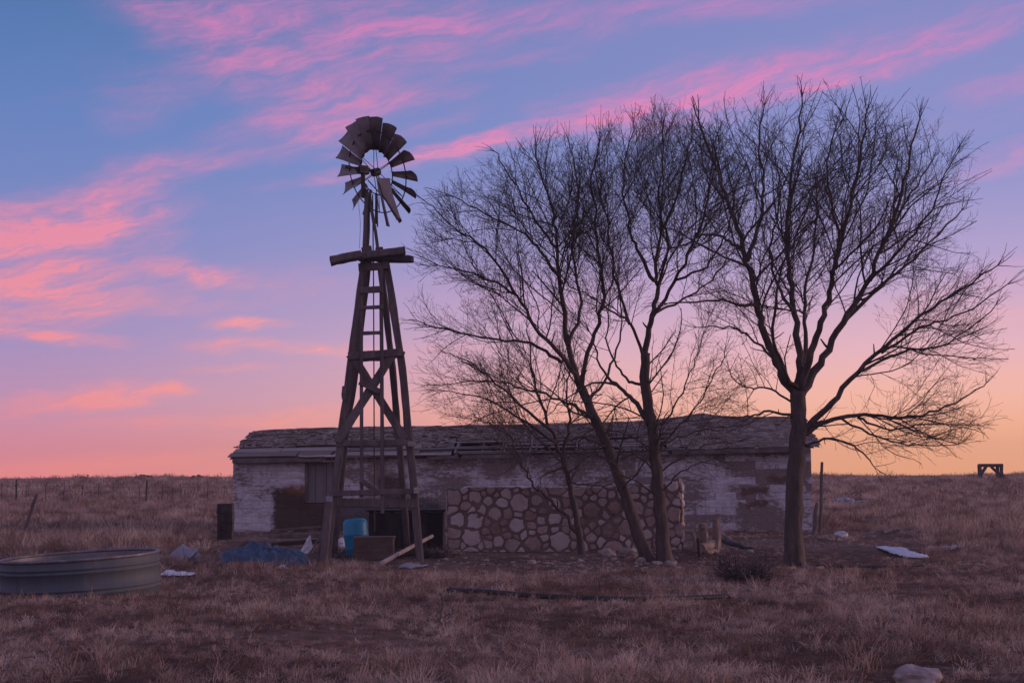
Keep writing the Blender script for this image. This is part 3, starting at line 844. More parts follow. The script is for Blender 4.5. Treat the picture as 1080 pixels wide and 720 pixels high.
build_tree((842, 598), 'bare_tree', 'big bare spreading tree on a single straight trunk, right of the others', 21,
  [([(838, 600), (837, 560), (839, 500), (842, 450), (842, 412)], .19, .14, (0, 0))],
  [([(842, 418), (822, 388), (806, 352), (796, 312), (786, 268), (771, 222), (753, 172), (737, 128)], .135, .018, (0, -.6)),
   ([(798, 322), (783, 322), (763, 317), (735, 318), (705, 320)], .05, .012, (-.3, -1.2)),
   ([(785, 265), (770, 255), (746, 247), (722, 258), (700, 262)], .05, .012, (-.4, .8)),
   ([(788, 275), (800, 240), (806, 200), (800, 150), (806, 112)], .06, .012, (-.3, .6)),
   ([(842, 420), (843, 382), (839, 332), (832, 282), (832, 222), (839, 162), (846, 104)], .12, .014, (0, .9)),
   ([(838, 330), (820, 300), (812, 262), (822, 215), (818, 170)], .05, .012, (.1, 1.8)),
   ([(844, 414), (856, 372), (869, 332), (879, 290), (891, 240), (905, 178), (914, 118)], .11, .014, (0, -1.4)),
   ([(845, 416), (864, 384), (889, 342), (914, 300), (939, 242), (958, 178), (970, 126)], .12, .014, (0, .5)),
   ([(889, 342), (928, 302), (972, 266), (1014, 222)], .065, .012, (.3, 1.4)),
   ([(918, 296), (950, 262), (982, 222), (1000, 178)], .05, .010, (.3, -1.0)),
   ([(940, 240), (962, 205), (985, 165)], .04, .009, (.4, 1.2)),
   ([(930, 372), (972, 345), (1015, 330), (1062, 300)], .04, .009, (-.5, -1.6)),
   ([(885, 440), (925, 460), (965, 470), (1010, 468)], .035, .008, (.2, -1.3)),
   ([(820, 386), (798, 360), (770, 345), (735, 345)], .045, .009, (-.1, 1.5)),
   ([(879, 290), (885, 245), (872, 195), (880, 140)], .05, .012, (-.9, -2.2)),
   ([(844, 455), (869, 432), (905, 392), (952, 350), (1002, 312), (1052, 280)], .10, .012, (0, -.8)),
   ([(905, 392), (950, 372), (1000, 362), (1050, 322)], .045, .01, (-.4, .8)),
   ([(846, 458), (872, 444), (912, 437), (960, 440), (1008, 424), (1040, 404)], .075, .010, (0, 1.2)),
   ([(848, 470), (874, 462), (905, 474), (922, 492)], .04, .010, (0, -1.0)),
   ([(905, 440), (940, 452), (985, 447), (1030, 448)], .035, .009, (.6, 2)),
   ([(838, 442), (816, 434), (792, 438), (762, 440)], .045, .010, (0, -1)),
   ([(838, 425), (812, 410), (786, 408), (770, 392)], .035, .010, (0, 1.6)),
   ([(842, 410), (850, 360), (848, 310), (860, 250), (862, 190)], .08, .012, (0, 2.6)),
   ([(842, 412), (822, 380), (815, 320), (835, 260), (858, 200)], .06, .010, (0, -2.6))],
  [(850, 240, 150, 152, 0, 3.1), (958, 350, 100, 108, 0, 2.6), (785, 215, 92, 118, 0, 2.6), (938, 440, 122, 52, 0, 2.2), (938, 205, 90, 98, 0, 2.4), (790, 405, 62, 50, 0, 1.8)], 26.9, up=.03, dens=.95, fine=.72, lk=.74)

build_tree((684, 590), 'bare_tree', 'dark bare tree leaning left over the stone wall with a wide crown', 33,
  [([(686, 590), (672, 560), (656, 512), (640, 470), (626, 438), (613, 408)], .14, .088, (0, .2))],
  [([(613, 410), (601, 368), (593, 308), (588, 260), (580, 216), (565, 156)], .10, .012, (.2, .5)),
   ([(612, 406), (592, 374), (565, 347), (545, 312), (508, 292), (463, 280)], .08, .011, (.2, -.9)),
   ([(592, 382), (560, 363), (515, 357), (464, 346), (440, 338)], .055, .010, (.1, 1.2)),
   ([(593, 300), (576, 272), (558, 252), (522, 230), (480, 208)], .055, .010, (.3, .1)),
   ([(610, 412), (625, 360), (636, 312), (631, 262), (624, 195), (632, 150)], .075, .011, (.1, -1.6)),
   ([(588, 262), (560, 225), (540, 190), (522, 160)], .045, .010, (.4, 1.6)),
   ([(600, 365), (612, 320), (604, 262), (610, 205), (600, 150)], .06, .010, (.2, 1.9)),
   ([(545, 312), (512, 262), (478, 240), (452, 215)], .04, .009, (-.4, -1.6)),
   ([(624, 440), (598, 424), (560, 412), (520, 402), (470, 405)], .05, .009, (0, -1.0)),
   ([(618, 425), (640, 395), (655, 350), (652, 300)], .05, .010, (0, 1.4)),
   ([(640, 470), (610, 462), (580, 470), (555, 480)], .035, .008, (0, -.7)),
   ([(648, 490), (628, 478), (600, 482), (572, 496)], .03, .006, (0, -.9)),
   ([(656, 515), (676, 495), (690, 470), (702, 448)], .03, .006, (0, -.7))],
  [(545, 275, 118, 122, 0, 2.6), (490, 320, 68, 118, 0, 2.1), (590, 225, 80, 92, 0, 2.3), (635, 260, 62, 118, 0, 2.0), (540, 405, 108, 55, 0, 1.8), (600, 474, 84, 40, 0, 1.3), (690, 470, 40, 45, 0, 1.0)], 29.4, up=.022, dens=1.03, fine=.76, lk=.74)

build_tree((700, 592), 'bare_tree', 'dark bare tree with an upright trunk at the right end of the stone wall', 45,
  [([(701, 592), (697, 548), (692, 490), (688, 450), (680, 405), (681, 372)], .145, .09, (0, 0))],
  [([(681, 375), (686, 340), (693, 308), (692, 280), (699, 244), (717, 194), (730, 140)], .095, .012, (0, .3)),
   ([(681, 378), (666, 342), (648, 330), (622, 312), (600, 302)], .05, .010, (0, -1.4)),
   ([(664, 342), (648, 290), (640, 235), (628, 180), (632, 150)], .045, .010, (-.3, 1.0)),
   ([(690, 330), (716, 318), (745, 300), (772, 268)], .045, .010, (0, 1.5)),
   ([(712, 296), (745, 280), (768, 240), (775, 200)], .04, .009, (-.3, -1.0)),
   ([(690, 296), (672, 262), (664, 240), (657, 194), (668, 130)], .06, .010, (0, 1.2)),
   ([(686, 340), (712, 296), (735, 250), (748, 200), (758, 150)], .06, .010, (0, -1.3)),
   ([(682, 405), (664, 402), (648, 380), (640, 350), (645, 300)], .05, .010, (0, 1.6)),
   ([(693, 300), (704, 262), (696, 210), (700, 150)], .05, .010, (0, -1.8)),
   ([(684, 448), (668, 422), (650, 406), (634, 386), (622, 350)], .085, .012, (0, .9)),
   ([(650, 406), (626, 404), (600, 418), (575, 440)], .04, .008, (.3, -.4)),
   ([(693, 498), (672, 480), (640, 470), (606, 476)], .03, .006, (0, -.8)),
   ([(697, 520), (716, 500), (740, 488), (764, 492)], .03, .006, (0, -.8)),
   ([(690, 470), (715, 462), (750, 452), (790, 446)], .03, .006, (0, .5)),
   ([(688, 455), (704, 440), (719, 415), (731, 385), (742, 352)], .035, .008, (0, -.6)),
   ([(692, 480), (712, 452), (738, 425), (752, 396), (764, 372)], .035, .008, (0, .6)),
   ([(694, 500), (714, 484), (742, 470), (776, 466)], .03, .007, (0, -.5)),
   ([(692, 490), (676, 466), (652, 455), (628, 452)], .03, .007, (0, .8)),
   ([(696, 528), (678, 512), (650, 500), (628, 510)], .03, .007, (0, -.6))],
  [(685, 222, 88, 122, 0, 2.6), (632, 262, 78, 122, 0, 2.2), (742, 240, 66, 118, 0, 2.2), (735, 410, 62, 75, 0, 1.6), (650, 462, 75, 52, 0, 1.5), (730, 470, 62, 42, 0, 1.4)], 29.2, up=.03, dens=1.03, fine=.76, lk=.74)

build_tree((613, 582), 'small_bare_tree', 'small scrubby bare tree with two thin stems rising before the stone wall', 57,
  [([(614, 583), (611, 562), (607, 540), (600, 507), (592, 478)], .075, .055, (0, .1))],
  [([(612, 570), (598, 545), (577, 524), (560, 508), (548, 484), (540, 462)], .055, .012, (0, -.4)),
   ([(592, 480), (580, 452), (568, 420), (560, 380), (556, 345)], .06, .010, (0, .5)),
   ([(592, 482), (600, 450), (598, 410), (606, 370)], .05, .010, (0, -.6)),
   ([(596, 492), (575, 500), (570, 507)], .035, .009, (0, -.3)),
   ([(586, 466), (550, 442), (515, 422), (470, 412)], .045, .008, (0, -.4)),
   ([(580, 452), (540, 420), (500, 385), (470, 372)], .045, .008, (0, .9)),
   ([(552, 494), (540, 478), (530, 470), (520, 462)], .02, .006, (-.2, -.5)),
   ([(598, 500), (622, 480), (640, 462), (650, 440)], .03, .007, (0, .5)),
   ([(600, 508), (630, 512), (660, 505), (672, 498)], .022, .006, (0, -.5))],
  [(520, 415, 84, 50, 0, 1.7), (570, 400, 60, 72, 0, 1.5), (570, 475, 70, 38, 0, 1.2), (635, 480, 48, 45, 0, 1.1)], 31.0, up=.02, dens=1.05, twig='twig_grey', fine=.8, lk=.85)

# ------------------------------------------------------------------ galvanised stock tank
YK = 21.3
tc_ = V((at(87.0, 600, YK).x, YK, 0)); tc_.z = H(tc_.x, tc_.y)-.075
rt = 79.5*YK/FPX
tank = bpy.data.objects.new('stock_tank', None); COL.objects.link(tank); tank.location = tc_
tank.rotation_euler = (math.radians(1.0), math.radians(-2.9), 0); ORG[tank.name] = V((0, 0, 0))
tag(tank, 'round galvanised stock tank with ribbed sides sitting in the grass', 'water tank')
hT = .63
def rib(z, prof):
    return [(rt+.0, z-.028), (rt+.014, z-.015), (rt+.02, z), (rt+.014, z+.015), (rt+.0, z+.028)]
prof = [(rt*.985, 0.0), (rt, .02)]
for z in (.15, .21, .45, .51): prof += rib(z, prof)
prof += [(rt, hT-.02)]
mb = MB(); mb.lathe(prof, 120); mb.build('side', 'galv', tank, local=True, smooth=True)
mb = MB(); mb.tube([V((rt*math.cos(2*PI*i/96), rt*math.sin(2*PI*i/96), hT)) for i in range(97)], .023, 8, cap=False); mb.build('rim', 'rust_rim', tank, local=True, smooth=True)
mb = MB(); mb.lathe([(rt-.012, hT-.01), (rt-.014, .3), (rt-.02, .03), (0.01, .03)], 96); mb.build('liner', 'galv_in', tank, local=True, smooth=True)

# ------------------------------------------------------------------ junk round the windmill
def rock(px, py, r, label, group=None, mat='rock', seed=0, name='rock', flat=.6, sub=3):
    p_ = gnd(px, py)
    mb = MB(); mb.blob(p_+V((0, 0, r*flat*.45)), (r, r*.8, r*flat), seed, .45, 1.2, sub)
    o = mb.build(name, mat, origin=p_, smooth=False); return tag(o, label, 'rock', group)

# crate left of the building
c = gnd(238, 568)
cr = thing('plank_crate', c, 'dark upright plank crate at the left corner of the building', 'crate')
k_ = c.y/FPX
for z0, nm_ in ((0, 'board'),):
    mb = MB()
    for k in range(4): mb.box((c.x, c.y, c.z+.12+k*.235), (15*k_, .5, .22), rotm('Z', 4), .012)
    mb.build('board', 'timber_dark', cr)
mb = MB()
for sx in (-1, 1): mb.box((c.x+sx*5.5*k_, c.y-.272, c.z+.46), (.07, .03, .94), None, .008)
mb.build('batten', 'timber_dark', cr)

# tilted sheet of roof tin and small scraps at left
def sheet(name, corners, mat, label, cat, waves=10, amp=.02, group=None, bend=.0):
    P = [V(q) for q in corners]; n1_, n2_ = 40, 8; mb = MB(); vs = []
    nrm = (P[1]-P[0]).cross(P[3]-P[0]).normalized()
    if nrm.z < 0: nrm = -nrm
    for i in range(n1_+1):
        for j in range(n2_+1):
            a, b_ = i/n1_, j/n2_
            q = P[0].lerp(P[1], a).lerp(P[3].lerp(P[2], a), b_)
            ed = max(abs(2*a-1), abs(2*b_-1))**6; q = q + (P[1]-P[0])*(.10*ed*mnoise.noise(V((a*3, b_*4, 7))))+(P[3]-P[0])*(.28*ed*mnoise.noise(V((a*4, b_*3, 2))))
            q = q + nrm*(amp*math.sin(a*waves*2*PI) + .018*mnoise.noise(q*1.1+V((3, 3, 3))) + bend*math.sin(b_*PI))
            vs.append(q)
    mb.add(vs, [(i*(n2_+1)+j, (i+1)*(n2_+1)+j, (i+1)*(n2_+1)+j+1, i*(n2_+1)+j+1) for i in range(n1_) for j in range(n2_)])
    o0 = sum(P, V())/4; o0.z = min(q.z for q in P)
    o = mb.build(name, mat, origin=o0, smooth=True, solid=.008)
    return tag(o, label, cat, group)
up_ = lambda p_, z: V((p_.x, p_.y, p_.z+z))
Yq = gnd(195, 593).y
sheet('roof_tin', [at(178, 586, Yq+.6), at(193, 592.5, Yq), at(208, 581, Yq+.5), at(193, 573, Yq+1.0)], 'tin_dull', 'tilted grey sheet of corrugated tin propped up behind the stock tank', 'sheet metal', 8, .016)
g1 = gnd(203, 591); mb = MB(); mb.blob(up_(g1, .05), (.16, .12, .1), 3, .5, 1.6, 3); tag(mb.build('plastic_scrap', 'tin_dull', origin=g1), 'small pale scrap of plastic at the foot of the tilted tin', 'litter')
sheet('plastic_sheet', [up_(gnd(168, 610), .05), up_(gnd(196, 610.5), .06), up_(gnd(207, 607), .05), up_(gnd(175, 605), .07)], 'white', 'flat white plastic sheet lying in grass just right of the stock tank', 'litter', 2, .008)
# scrub branches behind it
def scrub(px, py, label, n, h, spread, seed, mat='weed', name='scrub_bush', cat='bush', r=.006, group=None, lev=2, drop=0.0):
    p_ = gnd(px, py); rr = random.Random(seed); mb = MB()
    def grow(q, d, Ln, rad, lv):
        pts = [q]; dd = d
        for i in range(4):
            dd = (dd+V((rr.gauss(0, .2), rr.gauss(0, .2), rr.gauss(0, .16)))).normalized(); pts.append(pts[-1]+dd*Ln/4)
        mb.tube(pts, [rad, rad*.85, rad*.7, rad*.55, rad*.4], 3, cap=False)
        if lv > 0:
            for _ in range(rr.randint(3, 5)):
                i = rr.randint(1, 4); e = V((rr.gauss(0, 1), rr.gauss(0, 1), rr.gauss(.2, .7))).normalized()
                grow(pts[i], (dd+e*.9).normalized(), Ln*rr.uniform(.35, .65), rad*.6, lv-1)
    for _ in range(n):
        a = rr.uniform(0, 2*PI); q = p_+V((math.cos(a), math.sin(a), 0))*.02*rr.random()+V((0, 0, -.03))
        d = V((math.cos(a)*spread, math.sin(a)*spread*.8, h*rr.uniform(.35, 1.1))).normalized()
        grow(q, d, h*rr.uniform(.5, .85), r, lev)
    o = mb.build(name, mat, origin=p_); return tag(o, label, cat, group)
scrub(213, 582, 'dry fallen branch cluster behind the tilted tin sheet', 7, .5, 1.2, 3, name='dead_branch', cat='branch', r=.014, lev=1)
scrub(786, 612, 'round dark tumbleweed on the bare ground left of the straight trunk', 80, .66, 1.1, 4, name='tumbleweed', cat='bush', r=.007, lev=2)
scrub(456, 588, 'dark heap of brush piled against the left end of the stone wall', 34, .45, 1.0, 5, name='brush_pile', cat='brush pile', r=.010, lev=2)
scrub(466, 655, 'thin dark dry weed stalk standing alone in the foreground grass', 5, .42, .3, 6, name='dry_weed', cat='weed', r=.004, lev=2)
scrub(814, 637, 'low dark weed clump below the tumbleweed in the grass', 22, .2, 1.1, 9, name='weed_clump', cat='weed', r=.004, lev=2)
for q_, (px, py, lb) in enumerate(((404, 588, 'dark dry brush standing right behind the wooden box under the windmill'), (428, 584, 'dark dry brush between the wooden box and the pale pole'), (352, 588, 'dark dry brush between the leaning post and the windmill leg'))):
    scrub(px, py, lb, 14, .55, .8, 30+q_, name='dry_brush', cat='brush', r=.008, lev=2, group='dry brush under the windmill')
scrub(418, 545, 'spindly dry brush caught inside the windmill legs', 9, .6, 1.2, 14, name='dry_brush', cat='brush', r=.007, lev=2)
for px, py, s, lab in ((88, 505.5, 12, 'tiny dark bush on the far skyline above the stock tank'), (207, 504.5, 13, 'tiny ragged bush on the far skyline left of the building'), (152, 505, 17, 'faint low shrub on the skyline between the two other bushes')):
    p_ = V((at(px, py, 178).x, 178, 0)); p_.z = H(p_.x, p_.y); mb = MB()
    rr = random.Random(s)
    for _ in range(90):
        q = V((rr.gauss(0, .38), rr.gauss(0, .35), abs(rr.gauss(0, .16)))); mb.blob(p_+q, (.16, .14, .12), rr.random()*40, .6, 2, 1)
    tag(mb.build('distant_bush', 'weed', origin=p_), lab, 'bush', 'bushes on the skyline')

# blue tarp heap
tp = gnd(276, 594)
mb = MB(); nI, nJ = 120, 50; vs = []; kx = tp.y/FPX
for i in range(nI+1):
    for j in range(nJ+1):
        a = -1+2*i/nI; b_ = -1+2*j/nJ
        rad = 1-.18*mnoise.noise(V((a*2, b_*2, 4)))
        x = a*44*kx*rad; y = b_*.75*rad
        q = V((x*2.2, y*2.2, 1.0))
        rid = (1-abs(mnoise.noise(q*.9)))**2*.34+abs(mnoise.noise(q*1.8))*.34+(1-abs(mnoise.noise(q*4)))**3*.10
        e = max(0, 1-(a*a)**1.5-(b_*b_)**1.5)
        hgt = .03+ .62*rid*math.sqrt(e) + .02*e*(1-.35*a)
        x += .12*mnoise.noise(q*1.7+V((9, 0, 0))); y += .12*mnoise.noise(q*1.7+V((0, 9, 0)))
        vs.append(V((tp.x+x, tp.y+.3+y, H(tp.x+x, tp.y+y)+hgt*(.25+.75*min(1, e*3)))))
mb.add(vs, [(i*(nJ+1)+j, (i+1)*(nJ+1)+j, (i+1)*(nJ+1)+j+1, i*(nJ+1)+j+1) for i in range(nI) for j in range(nJ)])
tag(mb.build('tarp', 'tarp', origin=tp, solid=.006, smooth=True), 'crumpled blue tarpaulin heaped on the ground left of the windmill', 'tarpaulin')
def rag(px, py, w, h, label, seed, mat='white', name='plastic_bag', lean=0.0):
    p_ = gnd(px, py); k = p_.y/FPX; mb = MB(); vs = []; n1_, n2_ = 18, 16
    for i in range(n2_+1):
        t = i/n2_; rr_ = (1-t)**.8*.5*w*k+.012
        for j in range(n1_):
            a = 2*PI*j/n1_; q = V((math.cos(a), math.sin(a), t*2+seed))
            k2 = 1+.55*mnoise.noise(q*1.6)+.3*mnoise.noise(q*4)
            vs.append(p_+V((math.cos(a)*rr_*k2+lean*t*h*k, math.sin(a)*rr_*.6*k2, t*h*k+.03*mnoise.noise(q*3)-.02)))
    fs = [(i*n1_+j, i*n1_+(j+1) % n1_, (i+1)*n1_+(j+1) % n1_, (i+1)*n1_+j) for i in range(n2_) for j in range(n1_)]
    fs.append(tuple(range(n2_*n1_, n2_*n1_+n1_))); mb.add(vs, fs)
    return tag(mb.build(name, mat, origin=p_), label, 'plastic bag')
rag(322, 583, 13, 19, 'pale plastic bag standing up in a peak left of the leaning post', 2, lean=.25)
rag(297, 599.5, 16, 5, 'low white plastic bag in front of the blue tarp', 5, lean=.2)
rag(356, 577, 20, 12, 'crumpled pale plastic bag tucked between the leaning post and the blue drum', 8, lean=.5)
# loose boards behind the tarp
bi = 0
for (x0, y0, x1, y1, Yb, w, mt, lab) in ((283, 566, 340, 564, 38.5, .12, 'timber', 'upper grey plank lying behind the blue tarp'), (286, 574, 342, 570, 35.5, .10, 'timber_dark', 'lower dark plank lying behind the blue tarp'), (285, 559.5, 338, 555, 41, .06, 'timber', 'thin grey rail at the foot of the building beside the door'),
      (362, 581, 376, 580.5, 30.6, .05, 'timber', 'short board resting on the ground below the blue drum'), (268, 586, 281, 592.5, 30.2, .045, 'timber_pale', 'short pale stick lying across the blue tarp'), (318, 594, 352, 596.5, 28.6, .05, 'timber', 'thin flat board in the grass at the foot of the leaning post'), (326, 585, 343, 556, 30.5, .035, 'timber', 'thin grey stick leaning up beside the pale peaked bag'), (410, 588, 447, 583, 29.8, .07, 'timber_dark', 'dark plank on the ground between the wooden box and the brush heap'), (247, 580, 262, 571, 33.5, .06, 'timber_dark', 'short dark board tilted on the ground below the plank crate')):
    a = at(x0, y0, Yb); b_ = at(x1, y1, Yb+.3)
    a.z = max(a.z, H(a.x, a.y)+w*.4); b_.z = max(b_.z, H(b_.x, b_.y)+w*.4)
    if 'tarp' in lab and 'stick' in lab: a.z += .0
    mb = MB(); mb.beam(a, b_, w, w*.6, .006, 6); o0 = (a+b_)/2; o0.z = H(o0.x, o0.y)
    tag(mb.build('loose_board', mt, origin=o0), lab, 'board', 'loose boards in the yard'); 
# blue drum, leaning
dp = V((at(377, 574, 30.4).x, 30.4, 0)); dp.z = H(dp.x, dp.y)
drum = bpy.data.objects.new('plastic_drum', None); COL.objects.link(drum); drum.location = dp; drum.rotation_euler = (math.radians(-6), math.radians(-5), 0); ORG[drum.name] = V((0, 0, 0))
tag(drum, 'bright blue plastic drum standing behind the block under the windmill', 'drum')
mb = MB(); rd_ = .262
mb.lathe([(.02, .0), (rd_*.8, .0), (rd_*.86, .03), (rd_*.93, .2), (rd_*.98, .40), (rd_*1.02, .42), (rd_*1.02, .46), (rd_, .49), (rd_, .66), (rd_*.98, .70), (rd_*.91, .745), (rd_*.80, .775), (rd_*.74, .78)], 48); mb.build('body', 'drum', drum, local=True, smooth=True)
mb = MB(); mb.lathe([(rd_*.74, .78), (rd_*.72, .77), (rd_*.5, .778), (.01, .784)], 48); mb.build('top', 'drum', drum, local=True, smooth=True)
# block / wooden box in front of the drum
c = V((at(393.5, 586, 29.3).x, 29.55, 0)); c.z = H(c.x, c.y)
bx = thing('wooden_box', c, 'brown weathered wooden box on the ground before the blue drum', 'box')
mb = MB(); k = 29.3/FPX
for q in range(3): mb.box((c.x, c.y-.2, c.z+.07+q*.145), (41*k, .04, .138), None, .008); mb.box((c.x, c.y+.2, c.z+.07+q*.145), (41*k, .04, .138), None, .008)
for sx in (-1, 1): mb.box((c.x+sx*(41*k/2-.03), c.y, c.z+.215), (.04, .355, .43), None, .008)
mb.build('side_board', 'crate', bx)
mb = MB(); 
for q in range(3): mb.box((c.x, c.y-.15+q*.15, c.z+.45), (42.5*k, .14, .03), None, .01)
mb.build('top_board', 'crate', bx)
# pale pole leaning on the brush
a = gnd(401, 596); b_ = at(456, 565, a.y+2.6)
mb = MB(); mb.tube(smoothpath([up_(a, .03), a.lerp(b_, .5)+V((0, 0, .02)), b_]), [.05, .047, .045, .043, .042, .04, .04, .038, .036], 9, .04)
tag(mb.build('pole', 'timber_pale', origin=a, smooth=True), 'long pale pole leaning up against the brush heap right of the windmill', 'pole')
sheet('flat_tin', [up_(gnd(420, 600), .03), up_(gnd(440, 600.5), .05), up_(gnd(452, 597), .03), up_(gnd(428, 596), .06)], 'tin_dull', 'dull flat scrap of metal in the grass below the pale pole', 'sheet metal', 1, .01)
rag(451, 567, 14, 7, 'grey crumpled bag on top of the brush heap', 12, mat='tin_dull', lean=.3)

# ------------------------------------------------------------------ right side: fence post, tins, stumps
def post(px0, py0, px1, py1, w, label, Y=None, mat='timber', group=None, name='fence_post', cat='fence post'):
    g_ = gnd(px0, py0) if Y is None else at(px0, py0, Y); g_.z = H(g_.x, g_.y)
    tp_ = at(px1, py1, g_.y+.1); mb = MB(); mb.tube([g_-V((0, 0, .15)), g_.lerp(tp_, .4)+V((w*.2, 0, 0)), g_.lerp(tp_, .75), tp_], [w*.55, w*.52, w*.47, w*.4], 8, .12)
    return tag(mb.build(name, mat, origin=g_), label, cat, group)
post(864.5, 566, 867, 487, .09, 'tall slim fence post beyond the right end of the building', 40.5)
post(857.5, 572, 861.5, 530, .11, 'short stubby post leaning on the slim fence post by the building', 39.0)
post(22, 567, 39, 521, .10, 'dark wooden post leaning hard to the right in the left field')
rock(47.5, 569.5, .17, 'darker of two lumps of rock in the grass right of the leaning field post', seed=3, mat='crate', group='lumps of rock by the field post')
rock(58, 562, .2, 'farther of two lumps of rock in the grass right of the leaning field post', seed=4, mat='crate', group='lumps of rock by the field post')
def gz(px, py, z): return up_(gnd(px, py), z)
sheet('roof_tin', [gz(924, 578, .04), gz(955, 589.5, .035), gz(980, 589.5, .03), gz(950, 579, .06)], 'tin', 'bent pale sheet of roof tin lying on the ground right of the straight trunk', 'sheet metal', 14, .014)
sheet('roof_tin', [gz(976, 582.5, .02), gz(1016, 582, .1), gz(1018, 579, .1), gz(978, 579, .08)], 'tin_dull', 'narrow dull strip of roof tin beside the bent pale sheet', 'sheet metal', 3, .01)
rock(887, 566, .16, 'small bright white rock in the grass behind the straight trunk', mat='white', seed=9, flat=.7)
g_ = gnd(893, 531); mb = MB(); rr = random.Random(5)
for q in range(16): mb.blob(g_+V((rr.gauss(0, .38), rr.gauss(0, .25), rr.uniform(.0, .22))), (rr.uniform(.12, .34), .2, rr.uniform(.08, .2)), q, .5, 1.4, 2)
tag(mb.build('rubble_heap', 'tin_dull', origin=g_), 'low grey heap of rubble in the field behind the fence post', 'rubble')
g_ = gnd(903, 530); mb = MB(); mb.tube([g_+V((-.3, 0, .45)), g_+V((.1, .1, .65)), at(909, 522, g_.y)], .06, 6, .1); mb.tube([g_+V((.05, 0, .62)), g_+V((-.05, 0, .95))], .05, 6, .1)
tag(mb.build('branch', 'deadwood', origin=g_), 'brown snapped branch sticking out of the grey rubble heap', 'branch')
a = gnd(931, 563.5); b_ = gnd(952, 559.5); mb = MB(); mb.tube([up_(a, .05), up_(a.lerp(b_, .5), .09), up_(b_, .06)], [.05, .06, .045], 8, .1); tag(mb.build('fallen_log', 'timber', origin=a), 'thin grey fallen log in the right field behind the tin', 'log')
# firewood and stumps at the right end of the stone wall
def stump(name, base_px, top_px, r0, r1, Y, label, cat='stump'):
    a = at(*base_px, Y); a.z = H(a.x, a.y)-.05; b_ = at(*top_px, Y+.1)
    mid = a.lerp(b_, .5)+V((.03, 0, 0)); mb = MB(); pts = smoothpath([a, mid, b_], 5); n = len(pts)
    mb.tube(pts, [(r0+(r1-r0)*i/(n-1))*(1+.5*(1-i/(n-1))**4) for i in range(n)], 9, .22)
    return tag(mb.build(name, 'deadwood', origin=a), label, cat)
stump('tree_stump', (754, 578), (755, 548), .11, .075, 32.2, 'pale tall split stump, the right of two by the stone wall end')
stump('tree_stump', (741, 578), (741.5, 552), .11, .10, 32.4, 'browner square stump, nearest the end of the stone wall')
stump('tree_stump', (733, 580), (730, 560), .06, .05, 32.0, 'short dark stub leaning on the end of the stone wall')
def logp(a, b_, r, label, mat='deadwood'):
    mb = MB(); pts = [V(a).lerp(V(b_), i/6)+V((0, 0, .015*math.sin(i*2.1))) for i in range(7)]
    mb.tube(pts, [r*random.uniform(.82, 1.18) for _ in pts], 8, .18); o0 = (V(a)+V(b_))/2; o0.z = H(o0.x, o0.y)
    return tag(mb.build('firewood_log', mat, origin=o0), label, 'log', 'firewood logs by the stumps')
logp(gz(739, 584, .12), gz(756, 579, .14), .095, 'pale thick log lying across the ground in front of the stumps')
logp(gz(745, 586, .06), gz(757, 583, .05), .045, 'thin pale log under the thick log by the stumps')
logp(gz(738, 588, .02), up_(gnd(736, 588), .42), .035, 'dark upright stick in front of the stumps', 'timber_dark')
logp(gz(756, 573, .10), gz(792, 580, .03), .05, 'long dark branch running right from the stumps', 'timber_dark')
logp(gz(760, 568, .16), gz(772, 573, .08), .045, 'brown log end poking right behind the pale stump')
def pathtube(name, pxs, r, mat, label, cat, k=5):
    P_ = [gz(px, py, r*.8) for px, py in pxs]; sp_ = smoothpath(P_, k)
    for q in sp_: q.z = H(q.x, q.y)+r*.8
    mb = MB(); mb.tube(sp_, r, 8); return tag(mb.build(name, mat, origin=P_[0], smooth=True), label, cat)
pathtube('water_pipe', [(470, 624), (510, 626), (560, 630), (610, 632.5), (660, 634), (720, 633), (772, 630.5)], .038, 'hose', 'thick black poly pipe lying across the foreground grass', 'pipe')
pathtube('water_pipe', [(862, 598), (900, 599), (950, 598), (990, 595), (1040, 592)], .028, 'hose', 'thin black poly pipe running right from the straight trunk', 'pipe')
pathtube('tree_root', [(817, 600.5), (828, 602), (838, 601)], .04, 'deadwood', 'pale bare root or stick lying left of the straight trunk foot', 'root')
pathtube('tree_root', [(846, 596), (852, 600), (860, 601.5), (868, 600.5)], .04, 'deadwood', 'bare forked root running right from the straight trunk foot', 'root')
# rocks fallen from the wall
for i, (px, py, r, lab) in enumerate(((640, 586, .17, 'pale tipped stone before the wall, left of the leaning trunk foot'), (664, 587, .24, 'long brownish stone touching the foot of the leaning trunk'), (693, 595, .09, 'small pale stone in front of the two dark trunks'), (708, 596, .11, 'flat pale stone right below the upright trunk'), (612, 592, .07, 'small stone on the dirt below the thin twin-stemmed tree'), (561, 594, .09, 'small stone on the dirt before the middle of the stone wall'), (676, 592, .1, 'round stone just below the long brownish stone'), (716, 600, .07, 'tiny stone lowest of those below the upright trunk'), (791, 582, .07, 'small pale stone behind the tumbleweed'))):
    rock(px, py, r, lab, 'stones fallen from the wall', seed=20+i, mat='rock')
rock(970, 724, .19, 'pale half-buried boulder at the bottom edge of the foreground grass', seed=61, flat=.6)
# pebbles and chips: too many to count
mb = MB(); rr = random.Random(77)
for i in range(1100):
    px = rr.choice([rr.gauss(600, 70), rr.gauss(680, 60), rr.gauss(800, 40), rr.uniform(430, 960)]); py = rr.gauss(593, 6) if px < 760 else rr.gauss(573, 8)
    if py < 560 or py > 612 or not 400 < px < 1000: continue
    p_ = gnd(px, py); r = rr.choice([.012, .015, .02, .025, .04])*rr.uniform(.7, 1.2); mb.blob(p_+V((0, 0, r*.3)), (r*1.3, r, r*.6), i, .5, 1.4, 1)
o = mb.build('gravel', 'rock'); tag(o, 'pale stone chips scattered over the bare dirt by the wall', 'gravel', kind='stuff')

